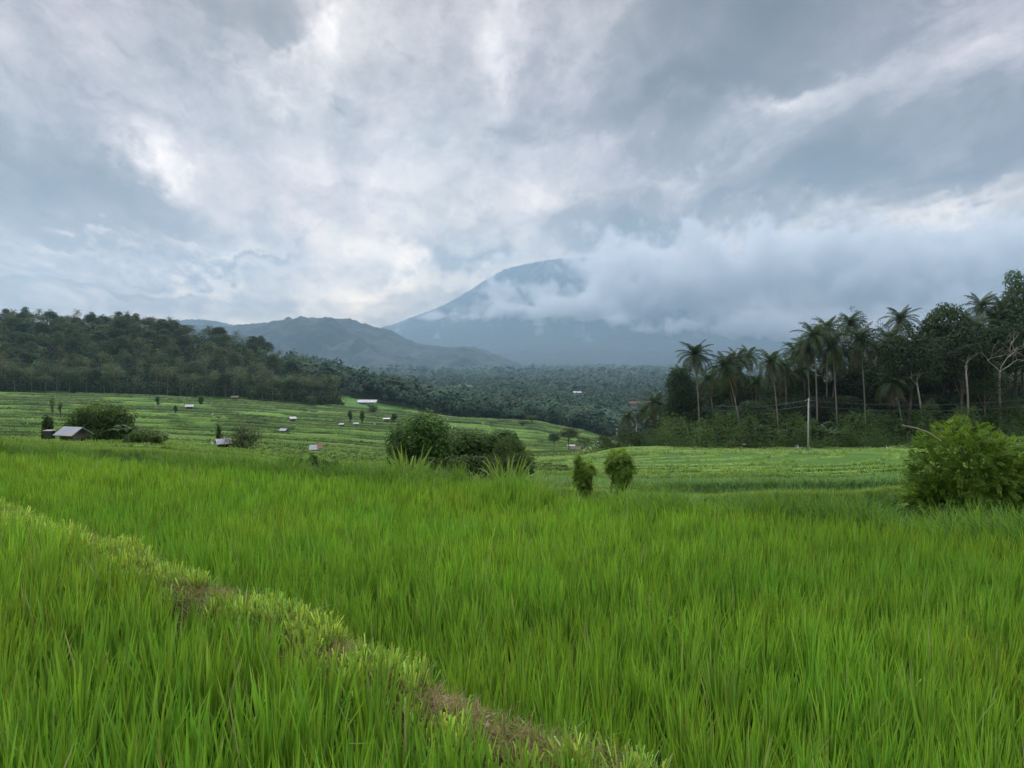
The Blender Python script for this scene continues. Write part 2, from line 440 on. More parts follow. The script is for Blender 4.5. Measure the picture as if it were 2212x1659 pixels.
def terr_id(x, y):
    """terrace coordinate: bunds lie where it crosses a whole number"""
    seg = np.floor((x + 26 * fbm(x / 60, y / 60, 31, 2)) / 85.0)
    seg2 = np.floor((x + 18 * fbm(x / 40, y / 30, 35, 2) + 11) / 47.0)
    y0 = y + 26 * (fbm(x / 120, y / 240, 5, 3) - .5) * np.clip(y / 150, .2, 1.2) + 6 * (fbm(x / 22, y / 60, 9, 2) - .5)
    sp = np.interp(np.maximum(y, 1), [20, 60, 120, 200, 300, 420, 520], [9.0, 8.5, 10, 13.5, 17, 22, 27])
    # terrace coordinate is the integral of 1/spacing
    yy = np.linspace(0, 700, 1401); spc = np.interp(yy, [20, 60, 120, 200, 300, 420, 520], [9.0, 8.5, 10, 13.5, 17, 22, 27])
    cum = np.concatenate([[0], np.cumsum(.5 / spc[1:])])
    c = np.interp(y0, yy, cum)
    # the curved horseshoe terraces on the right
    hx, hy = 17.0, 108.0
    rr = np.hypot((x - hx) / 1.1, (y - hy) / .95)
    wgt = sst(56, 40, rr) * sst(6, 12, x + .12 * (y - 60)) * sst(44, 54, y) * sst(152, 140, y)
    cr = (rr + 7 * fbm(x / 26, y / 26, 44, 2)) / 6.2
    stag = _h(seg, np.floor(c * .5), 3) * .8 + _h(seg2, np.floor(c * .5) + 7, 8) * .35
    stag = stag * sst(90, 150, y)
    return np.where(wgt > .5, cr, c + stag), wgt

def land(x, y, full=False):
    x = np.asarray(x, float); y = np.asarray(y, float)
    z = base_z(x, y)
    r = np.hypot(x, y)
    # terraced middle ground
    c, wg = terr_id(x, y)
    k = np.floor(c); f = c - k
    tz_on = sst(22, 34, y) * sst(500, 455, y) * sst(1.9, 1.2, np.abs(x / np.maximum(y, 1)) / .55)
    bund = np.exp(-((f - .53) / np.interp(y, [20, 80, 200, 450], [.05, .06, .065, .075])) ** 2)
    left = sst(60, -20, x - (y - 300) * .1)
    A = .45 + .35 * sst(100, 300, y) + .30 * fbm(x / 50, y / 20, 83, 2)
    fs = np.mod(f - .5, 1.0)                                                   # 0 just past the step
    saw = (.5 - fs + sst(.955, .999, fs) * 1.0) * A * np.where(wg > .5, .35, 1.0)  # sinks away, then steps up at the bund
    hgt = .20 + .08 * sst(60, 200, y)
    bvar = .8 + .4 * vnoise(x / 9, y / 6, 61)
    z = z + tz_on * (saw + bund * hgt * bvar)
    # rolling of hills under the woods
    hill = sst(455, 560, y)
    z = z + hill * sst(1400, 800, r) * 9 * (fbm(x / 90, y / 90, 71, 3) - .5)
    z = z + sst(1200, 2500, r) * 10 * (fbm(x / 500, y / 500, 73, 3) - .5)
    # near fields
    s = edge_s(x, y); ds = dike_s(x, y)
    zn = np.where(ds > 0, NEAR_R, NEAR_L)
    w1 = sst(-.36, .30, ds); zn = NEAR_L * (1 - w1) + NEAR_R * w1
    dk_ = np.exp(-(np.abs(ds) / .29) ** 4)
    zn = zn + dk_ * (-1.73 - zn) + dk_ * .07 * (fbm(x * 4, y * 4, 77, 3) - .5)
    zn = zn + .16 * np.exp(-((s - .05) / .35) ** 2) + .01 * (fbm(x * 3, y * 3, 79, 2) - .5)
    wn_ = sst(.4, 4.5, s)
    z = zn * (1 - wn_) + z * wn_
    if full: return z, f, k, bund * tz_on, tz_on, wg, s, ds, dk_ * (s < .5)
    return z
def lz(x, y): return float(land(np.array([x]), np.array([y]))[0])
def ground(px, D):
    """a point on the land D ahead, in the direction of picture column px"""
    x = (px - 1106.0) / F * D
    x = x / (CP + 0 * SP)
    return Vector((x, D, lz(x, D)))

# one sheet, fine where it is looked at
azs = np.concatenate([np.linspace(-180, -43, 30, endpoint=False), np.linspace(-43, 43, 1150), np.linspace(43, 180, 31)[1:]])
rs = np.concatenate([np.array([0.3, 1.0]), np.geomspace(1.8, 24, 260, endpoint=False), np.geomspace(24, 560, 1150, endpoint=False), np.geomspace(560, 17200, 190)])
AZ, RR = np.meshgrid(np.radians(azs), rs)
_p = 1 - sst(R(45), R(58), np.abs(AZ)) * (1 - math.log(2800 / .3) / math.log(17200 / .3))
RR = .3 * (RR / .3) ** _p
TX = RR * np.sin(AZ); TY = RR * np.cos(AZ)
na, nr = len(azs), len(rs)
idx = np.arange(na * nr).reshape(nr, na)
Q = np.stack([idx[:-1, :-1], idx[:-1, 1:], idx[1:, 1:], idx[1:, :-1]], -1).reshape(-1, 4)
# what grows or lies where, plus shade painted on the terrace risers
def cover(x, y, L):
    z, tf, tk, tb, ton, twg, ts, tds, tdk = L
    r = np.hypot(x, y)
    cell = _h(tk + 100, np.floor(x / 40.0 + 3 * fbm(x / 80, y / 80, 19, 2)), 23)
    rice = np.stack([.056 + .040 * cell, .160 + .068 * cell, .022 + .009 * cell], -1)
    rice = rice * (.72 + .5 * fbm(x / 70, y / 40, 21, 3))[..., None]
    rice = rice * np.interp(y, [25, 140, 210], [.68, .72, 1.0])[..., None]
    gb = vnoise(x / 5, y / 5, 25)
    bcol = np.stack([.15 + .08 * gb, .255 + .08 * gb, .06 + .025 * gb], -1)
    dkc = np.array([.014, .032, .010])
    shrub = sst(.62, .75, fbm(x / 9, y / 4.5, 27, 3)) * sst(120, 200, y)
    tb3 = tb[..., None]
    col = rice * (1 - tb3) + bcol * tb3
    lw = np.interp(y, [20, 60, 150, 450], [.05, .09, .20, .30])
    rise0 = np.clip(1 - np.abs(tf - (.5 - lw * .45)) / (lw * .6), 0, 1) ** .25 * ton * sst(.15, .45, vnoise(x / 26 + 3, np.floor(tk) * 3.7, 30)) * np.where(twg > .5, .3, 1) * sst(40, 90, y)  # dark bands along the terrace steps: riser shade painted into the colour
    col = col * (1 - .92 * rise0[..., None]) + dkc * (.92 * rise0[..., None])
    col = col * (1 - .7 * shrub[..., None]) + dkc * (.7 * shrub[..., None])
    wood = sst(452, 475, y) * np.maximum((x / np.maximum(y, 1) < -.232), (y > 600)); wood = np.maximum(wood, sst(150, 158, y) * sst(26, 34, x) * (x / np.maximum(y, 1) > .16))
    fcol = np.array([.018, .030, .013])
    col = col * (1 - wood[..., None]) + fcol * wood[..., None]
    near = (ts < .6).astype(float)[..., None]
    nd = np.where(tdk[..., None] > .25, np.array([.085, .065, .038]), np.array([.030, .036, .016]))
    col = col * (1 - near) + nd * near
    far = sst(1500, 3500, r)[..., None]
    col = col * (1 - far) + (np.array([.032, .052, .028]) * (.6 + .8 * fbm(x / 300, y / 200, 33, 4)[..., None])) * far
    clr = (sst(.55, .60, fbm(x / 120, y / 260, 55, 3)) * sst(1250, 1350, y))[..., None]
    col = col * (1 - clr) + np.array([.090, .145, .060]) * clr
    return col
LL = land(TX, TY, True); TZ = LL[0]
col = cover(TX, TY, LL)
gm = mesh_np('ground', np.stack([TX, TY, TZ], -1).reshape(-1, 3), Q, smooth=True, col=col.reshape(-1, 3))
gmat = bpy.data.materials.new('earth and paddies'); gmat.use_nodes = True; t = NT(gmat.node_tree); t.n.clear()
a = t.new('ShaderNodeAttribute', attribute_name='tint'); tcg = t.new('ShaderNodeTexCoord')
n1 = t.noise(tcg.outputs['Object'], .9, 6, .7); n2 = t.noise(tcg.outputs['Object'], .06, 5, .6)
c = t.vmath('SCALE', a.outputs['Color'], t.maprange(n1, .3, .7, .85, 1.15))
c = t.vmath('SCALE', c, t.maprange(n2, .3, .7, .85, 1.15))
p = t.new('ShaderNodeBsdfPrincipled'); t.put(p.inputs['Base Color'], c); p.inputs['Roughness'].default_value = .9; p.inputs['Specular IOR Level'].default_value = .1
bp = t.new('ShaderNodeBump'); bp.inputs['Strength'].default_value = .3; bp.inputs['Distance'].default_value = .12
t.l.new(t.noise(tcg.outputs['Object'], 2.2, 5, .75), bp.inputs['Height']); t.l.new(bp.outputs[0], p.inputs['Normal'])
o_ = t.new('ShaderNodeOutputMaterial'); t.l.new(p.outputs[0], o_.inputs[0])
g_ = obj('ground', gm, gmat); tag(g_, 'terraced paddy land falling away to a wide wooded plain', 'ground', kind='structure')

# ------------------------------------------------------------------ mountains
def grid_mesh(name, X, Y, Z, col):
    nr_, na_ = X.shape; ii = np.arange(nr_ * na_).reshape(nr_, na_)
    q = np.stack([ii[:-1, :-1], ii[:-1, 1:], ii[1:, 1:], ii[1:, :-1]], -1).reshape(-1, 4)
    return mesh_np(name, np.stack([X, Y, Z], -1).reshape(-1, 3), q, smooth=True, col=col.reshape(-1, 3))
mtmat = leafy('forested rock', trans=0, rough=.95, spec=.05, noise_scale=.012, noise_amt=.35)

vx, vy = (1250 - 1106) / F * 16000, 16000.0
X, Y = np.meshgrid(np.linspace(vx - 11500, vx + 11500, 640), np.linspace(vy - 10800, vy + 1150, 360))
rr = np.hypot(X - vx, Y - vy); th = np.arctan2(Y - vy, X - vx)
prof = np.interp(rr, [0, 500, 963, 1444, 1925, 2406, 2888, 3850, 5300, 8000, 10500], [2190, 2160, 2075, 1950, 1690, 1380, 1100, 735, 330, 20, -160])
gul = ridged(th * 7 + .6 * fbm(rr / 900, th * 3, 3, 2), rr / 2600, 5, 5, .55) - .6
Z = prof + gul * 230 * sst(150, 1600, rr) * sst(9500, 4500, rr) + 30 * (fbm(X / 130, Y / 130, 8, 4) - .5)
gl = sst(-.1, .3, gul)[..., None]
c = np.array([.016, .024, .018]) * (1 - gl) + np.array([.034, .038, .030]) * gl
rock = sst(1500, 2100, Z)[..., None]; c = c * (1 - rock) + np.array([.05, .048, .046]) * rock
vol = obj('volcano', grid_mesh('volcano', X, Y, Z, c), mtmat); tag(vol, 'steep blue grey volcano with its summit half lost in cloud', 'mountain', kind='structure')

def ridge(name, label, pts, D, depth, seed, dxy, base_py, gam=1.0, front=1.0):
    pts = np.array(pts, float); xs = (pts[:, 0] - 1106) / F * D
    X, Y = np.meshgrid(np.arange(xs[0] - 400, xs[-1] + 400, dxy), np.arange(D - depth * front, D + depth, dxy))
    top = np.interp(X, xs, [tz(a, b) * D for a, b in pts])
    zb = -75.0
    off = 500 * (fbm(X / 1400, X * 0 + seed, seed, 3) - .5)
    d = (Y - D - off) / depth
    dd_ = np.where(d < 0, np.abs(d) / front, np.abs(d))
    pr = np.clip(1 - dd_, 0, 1) ** 1.05
    spur = ridged((X + .35 * (Y - D)) / 620, (Y - D) / 1500, seed, 5, .5) - .62
    spur2 = ridged((X - .5 * (Y - D)) / 260, (Y - D) / 500, seed + 9, 4, .5) - .62
    h = np.maximum(top - zb, 0)
    env = np.clip(dd_ * 3.2, 0, 1) * np.clip((1 - dd_) * 2, 0, 1)
    Z = zb + h * pr + h * (.80 * spur + .34 * spur2) * env + 14 * (vnoise(X / 26, Y / 26, seed + 3) - .5) + 16 * (vnoise(X / 55, Y / 55, seed + 5) - .5) * 1
    ex = sst(0, 350, X - X.min()) * sst(0, 350, X.max() - X)
    Z = zb - 30 + (Z - zb + 30) * ex
    g = fbm(X / 160, Y / 160, seed + 7, 4)[..., None]
    g = sst(.3, .7, g)
    c = np.array([.012, .024, .019]) * (1 - g) + np.array([.042, .056, .042]) * g
    o = obj(name, grid_mesh(name, X, Y, Z, c), mtmat); tag(o, label, 'hill', kind='structure'); return o
ridge('hills', 'long forested hill range in front of the volcano', [(330, 720), (390, 704), (430, 702), (500, 706), (560, 698), (620, 693), (680, 686), (760, 689), (790, 700), (850, 716), (900, 742), (960, 750), (1020, 748), (1075, 766), (1120, 785), (1160, 806)], 7000, 2100, 12, 17, 815, front=1.15)
ridge('hills', 'pale ridge peeping out beyond the left wood', [(300, 700), (400, 690), (450, 690), (520, 704), (600, 720), (700, 760)], 9500, 1500, 31, 28, 800)
ridge('hills', 'faint blue hills at the foot of the volcano', [(940, 800), (1000, 785), (1050, 772), (1110, 759), (1150, 755), (1185, 759), (1230, 768), (1290, 778), (1340, 794), (1400, 800)], 10200, 1800, 47, 28, 800)
# ------------------------------------------------------------------ leaves and blades
def unit(v): return v / (np.linalg.norm(v, axis=-1, keepdims=True) + 1e-9)
def rdir(n): return unit(rng.normal(size=(n, 3)))

def leaf_quads(mb, C, N, L, W, T=None, col=None, fold=.0):
    """one small diamond leaf (or leaf clump) for every centre"""
    n = len(C); N = unit(N)
    if T is None: T = rdir(n)
    T = unit(T - N * (T * N).sum(1, keepdims=True)); B = np.cross(N, T)
    L = np.broadcast_to(np.asarray(L, float), (n,))[:, None]; W = np.broadcast_to(np.asarray(W, float), (n,))[:, None]
    V = np.stack([C - T * L * .5, C + B * W * .5 + T * L * .05 - N * fold * W, C + T * L * .5 - N * fold * L * .6, C - B * W * .5 + T * L * .05 - N * fold * W], 1)
    if col is not None: col = np.repeat(np.broadcast_to(col, (n, 3)), 4, 0)
    mb.add(V.reshape(-1, 3), np.arange(n * 4).reshape(n, 4), c=col)

def blades(mb, B, az, lean, curl, L, W, seg=3, col=None, tipcol=None, blunt=False, basecol=None, face=None):
    """grass blades: bend in direction az, starting lean and added curl (radians)"""
    n = len(B); L = np.broadcast_to(L, (n,)); W = np.broadcast_to(W, (n,)); lean = np.broadcast_to(lean, (n,)); curl = np.broadcast_to(curl, (n,))
    h = np.stack([np.cos(az), np.sin(az), np.zeros(n)], 1)
    fa = rng.uniform(0, 2 * np.pi, n) if face is None else face
    side = np.stack([np.cos(fa), np.sin(fa), np.zeros(n)], 1)
    p = B.copy(); rows = []; cols = []
    prof = np.array([.75, 1.0, .92, .62, .3]) if not blunt else np.array([.8, 1, 1, 1, .9])
    k = seg if blunt else seg
    for i in range(seg + 1):
        s = i / seg
        wdt = np.interp(s, [0, .3, .6, .85, 1], prof if blunt else [.6, 1.0, .85, .45, 0])
        if i == seg and not blunt:
            rows.append(p[:, None, :])
        else:
            rows.append(np.stack([p - side * (W * wdt / 2)[:, None], p + side * (W * wdt / 2)[:, None]], 1))
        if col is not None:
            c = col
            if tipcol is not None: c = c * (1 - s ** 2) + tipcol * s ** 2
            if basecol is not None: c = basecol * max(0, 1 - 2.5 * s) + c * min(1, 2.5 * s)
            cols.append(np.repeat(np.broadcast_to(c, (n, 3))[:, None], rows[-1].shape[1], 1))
        e = lean + curl * (s + .5 / seg) ** 1.5
        p = p + (h * np.sin(e)[:, None] + np.array([0, 0, 1.0]) * np.cos(e)[:, None]) * (L / seg)[:, None]
    V = np.concatenate(rows, 1); m = V.shape[1]
    o = (np.arange(n) * m)[:, None]
    q = []
    for i in range(seg if blunt else seg - 1):
        q.append(o + np.array([[2 * i, 2 * i + 1, 2 * i + 3, 2 * i + 2]]))
    t = None if blunt else o + np.array([[2 * seg - 2, 2 * seg - 1, 2 * seg]])
    mb.add(V.reshape(-1, 3), np.concatenate(q), t, np.concatenate(cols, 1).reshape(-1, 3) if cols else None)

bark = plain('bark', (.16, .14, .11), nscale=1.5, namt=.45)
palebark = plain('pale bark', (.33, .30, .25), nscale=1.2, namt=.35)
palmbark = plain('palm bark', (.25, .23, .195), nscale=.8, namt=.35, wave=('Z', 1.6))
m_palm = leafy('palm leaf', trans=.25, rough=.6, spec=.15, objvar=.5)
m_tree = leafy('tree leaf', trans=.25, rough=.7, spec=.12, objvar=.9)
m_bush = leafy('bush leaf', trans=.38, rough=.65, spec=.08)
m_rice = leafy('rice blade', trans=.38, rough=.42, spec=.35)
m_grass = leafy('grass blade', trans=.38, rough=.5, spec=.3)
m_far = leafy('far wood', trans=0, rough=.9, spec=.05)

# ------------------------------------------------------------------ trees
def clump_crown(mb, centers, radii, nleaf, L, base, flat=.6, tone=.35, up=.5):
    for c, r in zip(centers, radii):
        n = int(nleaf * r * r)
        d = rdir(n); d[:, 2] = np.where(d[:, 2] < -.35, -d[:, 2], d[:, 2])
        rad = r * (.72 + .34 * rng.random(n) ** .7)
        p = np.array(c) + d * rad[:, None] * np.array([1, 1, flat])
        N = unit(d * .7 + rdir(n) * .55 + np.array([0, 0, up]))
        k = (1 + tone * (rng.random(n) - .5) * 2) * (1 + .25 * (rng.random() - .5))
        cc = np.array(base) * k[:, None]
        cc[:, 0] *= 1 + .3 * (rng.random(n) - .4)
        leaf_quads(mb, p, N, L * rng.uniform(.7, 1.3, n), L * .62, col=cc)

def limbs(mb, base, h, crown_c, crown_r, n, r0, lean=(0, 0), wob=.35):
    """a tapering trunk that forks into limbs"""
    top = np.array([lean[0], lean[1], h]); b = np.array(base, float)
    pts = [b + (top - b) * s + np.array([math.sin(s * 5) * wob * .5, math.cos(s * 4) * wob * .4 - wob * .4, 0]) * s for s in np.linspace(0, 1, 7)]
    mb.tube(pts, np.linspace(r0, r0 * .62, 7), 8)
    ends = []
    for i in range(n):
        a = i / n * 2 * np.pi + rng.uniform(-.4, .4); e = rng.uniform(.3, 1.1)
        end = np.array(crown_c) + np.array([math.cos(a) * math.cos(e), math.sin(a) * math.cos(e), math.sin(e) * .8]) * np.array(crown_r) * .75
        st = pts[-1 - (i % 3)]
        mid = (st + end) / 2 + rng.normal(size=3) * .25 * np.array([1, 1, .3])
        mb.tube([st, (st * .6 + mid * .4), mid, (mid + end) / 2 + rng.normal(size=3) * .12, end], np.linspace(r0 * .45, r0 * .1, 5), 5)
        ends.append(end)
    return ends

def make_broadleaf(style):
    """style: dict with height, crown radius, clumps ... returns (trunk mesh, crown mesh)"""
    H, cr, ch = style['H'], style['cr'], style['ch']
    cc = np.array([0, 0, H - ch]); tb_ = MB(); cb = MB()
    limbs(tb_, (0, 0, -1.0), H - ch * 1.35, cc, (cr, cr, ch), style.get('nl', 7), style.get('r0', .3))
    n = style['n']; cs = []; rs_ = []
    g = (1 + 5 ** .5) / 2
    for i in range(n):
        z = 1 - (i + .5) / n * style.get('span', 1.45); a = 2 * np.pi * i / g
        q = math.sqrt(max(0, 1 - z * z))
        k = style.get('fill', .72) * (rng.uniform(.78, 1.14))
        if style.get('shape') == 'cone': q *= (1.15 - .75 * (z * .5 + .5))
        cs.append(cc + np.array([math.cos(a) * q * cr, math.sin(a) * q * cr, z * ch]) * k + rng.normal(size=3) * .25)
        rs_.append(cr * style.get('cl', .36) * rng.uniform(.7, 1.25))
    clump_crown(cb, cs, rs_, style.get('dens', 26), style.get('L', .42), style['col'], style.get('flat', .62))
    return tb_.mesh('trunk', True), cb.mesh('crown')

def make_palm(H, lean=(0, 0), nf=26, FL=5.0, seed=0, col=(.052, .094, .034), wind=.0, dead=2, nl=26, r=.17):
    tb_ = MB(); cb = MB()
    s = np.linspace(0, 1, 12)
    pts = [np.array([lean[0] * k ** 1.7, lean[1] * k ** 1.7, -1 + (H + 1) * k]) for k in s]
    tb_.tube(pts, r * (1.0 - .42 * s) + .12 * np.exp(-s * 14), 8)
    top = pts[-1]
    V = []; Cc = []
    for i in range(nf + dead):
        a = i * 2.39996 + rng.uniform(-.2, .2)
        k = (i + .5) / nf
        isdead = i >= nf
        e0 = R(84) - R(104) * min(k, 1) ** .85 if not isdead else R(-45)
        droop = R(34) + R(58) * min(k * 1.5, 1) + R(26) * rng.random() - R(24) * max(0, min(k, 1) - .6) if not isdead else R(40)
        Lf = FL * rng.uniform(.85, 1.1) * (.8 if k < .15 else 1)
        npt = 12; p = top.copy(); pr = [p.copy()]
        a_ = a
        for j in range(npt):
            sj = (j + .5) / npt; e = e0 - droop * sj ** 1.25
            a_ = a + wind * sj * math.sin(0 - a)
            p = p + np.array([math.cos(a_) * math.cos(e), math.sin(a_) * math.cos(e), math.sin(e)]) * Lf / npt
            pr.append(p.copy())
        pr = np.array(pr)
        c = np.array(col) * rng.uniform(.75, 1.3)
        if isdead: c = np.array([.12, .095, .045]) * rng.uniform(.7, 1.1)
        elif k > .75: c = c * np.array([1.3, 1.08, .9])
        cb.tube(pr[::2], np.linspace(.05, .012, len(pr[::2])), 3, col=c * np.array([1.5, 1.3, 1.0]), cap=False)
        # leaflets
        sl = (np.arange(nl) + .5) / nl * .93 + .06
        f = sl * npt; j = np.minimum(f.astype(int), npt - 1)
        q = pr[j] + (pr[j + 1] - pr[j]) * (f - j)[:, None]; tg = unit(pr[j + 1] - pr[j])
        side = np.cross(tg, np.array([0, 0, 1.0])); side = unit(side)
        ll = FL * .235 * np.sin(np.pi * np.clip(sl * .86 + .12, 0, 1)) ** .7 * rng.uniform(.8, 1.15, nl)
        for sg in (-1, 1):
            hang = rng.uniform(.25, .95, nl)[:, None] + (.5 if isdead else 0)
            d1 = unit(side * sg + tg * .55 + np.array([0, 0, .15]))
            d2 = unit(side * sg * .55 + tg * .35 + np.array([0, 0, -1.0]) * hang)
            p1 = q + d1 * ll[:, None] * .45; p2 = p1 + d2 * ll[:, None] * .6
            w_ = np.maximum(.045, FL * .014) * np.ones(nl)
            wv = tg * w_[:, None]
            v = np.stack([q - wv * .6, q + wv * .6, p1 + wv, p1 - wv, p2], 1)
            o = (np.arange(nl) * 5)[:, None]
            cc = np.repeat((c * rng.uniform(.8, 1.2, (nl, 1)))[:, None], 5, 1).reshape(-1, 3)
            cb.add(v.reshape(-1, 3), o + np.array([[0, 1, 2, 3]]), o + np.array([[3, 2, 4]]), cc)
    # nuts
    for i in range(7):
        a = rng.uniform(0, 6.28); cb.blob(top + np.array([math.cos(a) * .32, math.sin(a) * .32, -.25 - .2 * rng.random()]), (.15, .15, .18), 5, 4, col=(.12, .12, .04))
    return tb_.mesh('trunk', True), cb.mesh('crown')

STY = {
 'round': dict(H=15, cr=5.6, ch=4.8, n=44, L=.56, col=(.046, .086, .027), dens=21),
 'dark': dict(H=17, cr=5.2, ch=6.0, n=52, L=.58, col=(.036, .066, .024), dens=20, cl=.34),
 'tall': dict(H=20, cr=5.0, ch=7.2, n=48, L=.58, col=(.052, .090, .028), dens=19, shape='cone', cl=.36),
 'airy': dict(H=16, cr=6.4, ch=3.2, n=26, L=.36, col=(.064, .092, .034), dens=16, cl=.24, flat=.4, span=1.0, fill=.86),
 'bright': dict(H=12, cr=4.8, ch=4.2, n=28, L=.48, col=(.075, .125, .034), dens=19),
 'conifer': dict(H=21, cr=3.6, ch=8.5, n=42, L=.46, col=(.030, .058, .022), dens=20, shape='cone', cl=.34, flat=.45, span=1.9),
}
TREES = {}
for k, st in STY.items():
    TREES[k] = [make_broadleaf(st) for _ in range(2 if k in ('round', 'dark', 'tall') else 1)]
PALMS = [make_palm(19, (.6, .3)), make_palm(17, (-1.6, .4), nf=22), make_palm(21, (1.2, -.5), nf=26, wind=.5), make_palm(14, (2.2, .6), nf=20), make_palm(18, (.1, 0), nf=25, FL=4.2)]
LOWPALMS = [make_palm(16, (.9, .3), nf=19, FL=5.6, nl=13, dead=1, col=(.10, .135, .055)), make_palm(13, (-1.2, .2), nf=18, FL=5.4, nl=13, dead=1, col=(.085, .12, .048)), make_palm(18, (.3, -.5), nf=19, FL=5.2, nl=13, dead=1, col=(.095, .12, .055))]

def put_tree(name, meshes, mats, loc, rz, s, label, cat, group, sz=None):
    e = empty(name, loc, rz, 1.0); e.scale = (s, s, s * (sz or 1.0))
    tag(e, label, cat, group)
    obj('trunk', meshes[0], mats[0], e); obj('crown', meshes[1], mats[1], e)
    return e
def tree(kind, loc, s=1.0, label='', group=None, rz=None, sz=None, mat=None):
    ms = random.choice(TREES[kind])
    return put_tree('conifer_tree' if kind == 'conifer' else 'broadleaf_tree', ms, (mat or bark, m_tree), loc, random.uniform(0, 6.28) if rz is None else rz, s, label, 'tree', group, sz)
def palm(i, loc, s=1.0, label='', group=None, rz=None, low=False):
    if low: return put_tree('coconut_palm', LOWPALMS[i], (bark, m_palm), loc, random.uniform(0, 6.28) if rz is None else rz, s, label, 'palm tree', group)
    ms = (LOWPALMS if low else PALMS)[i]
    return put_tree('coconut_palm', ms, (palmbark, m_palm), loc, random.uniform(0, 6.28) if rz is None else rz, s, label, 'palm tree', group)

# ---- wood on the left hill
def band(px, D, h):      # how high the land stands in the picture
    return None
placed = []
def free(x, y, d):
    for a, b in placed:
        if (a - x) ** 2 + (b - y) ** 2 < d * d: return False
    placed.append((x, y)); return True
nb = npal = 0
tries = 0
while tries < 14000:
    tries += 1
    D = 456 + (680 - 456) * random.random() ** 1.15; px = random.uniform(-110, 900)
    if px > 660 and D < 456 + (px - 660) * .25: continue
    if px > 728: continue
    x = (px - 1106) / F * D
    edge = D < 485
    if not free(x, D, 6.0 if edge else 9.6): continue
    z = lz(x, D) - .5
    left_low = D < 540
    if random.random() < (.45 if edge else (.40 if left_low else .20)) :
        if npal >= 140: continue
        npal += 1
        palm(random.randrange(3), (x, D, z), random.uniform(.72, 1.02), 'coconut palm with bare trunk at the foot of the left hill wood' if edge else 'coconut palm crown among the broadleaf trees of the left hill wood', 'coconut palms in the left hill wood' if not edge else 'coconut palms along the foot of the left hill wood', low=True)
    else:
        if nb >= 150: continue
        nb += 1
        k = random.choice(['round', 'round', 'dark', 'tall', 'round', 'airy', 'bright', 'dark'])
        s = random.uniform(.85, 1.25) * (.8 if edge else 1)
        tree(k, (x, D, z), s, 'broadleaf tree crowded into the dark wood on the left hill', 'broadleaf trees of the left hill wood')
print('left wood', nb, npal, len(placed))
# marked trees on its skyline
for px, D, s, k, lab in [(533, 560, 1.0, 'conifer', 'tall narrow tree standing above the right end of the left hill wood'),
                         (322, 650, 1.12, 'round', 'domed tree highest on the skyline of the left hill wood'),
                         (356, 655, .95, 'airy', 'flat topped airy tree on the skyline of the left hill wood'),
                         (262, 655, 1.1, 'round', 'broad domed tree left of the highest one on the left skyline')]:
    x = (px - 1106) / F * D; tree(k, (x, D, lz(x, D) - .5), s, lab)
for px, D, s in [(160, 650, 1.1), (148, 655, 1.0), (170, 648, 1.05), (32, 640, 1.0), (418, 610, 1.0)]:
    x = (px - 1106) / F * D; palm(random.randrange(3), (x, D, lz(x, D)), s, 'coconut palm whose crown breaks the skyline of the left hill', 'coconut palms on the left skyline', low=True)
# ---- shoulder of wood beyond it
placed = []; n2 = 0; tries = 0
while n2 < 46 and tries < 3000:
    tries += 1
    D = random.uniform(800, 960); px = random.uniform(700, 885); x = (px - 1106) / F * D
    if not free(x, D, 10.5): continue
    n2 += 1
    tree(random.choice(['round', 'dark', 'tall', 'round']), (x, D, lz(x, D) - .5), random.uniform(.7, 1.0), 'bluish broadleaf tree on the small wooded knoll behind the long white roof', 'broadleaf trees on the far knoll')
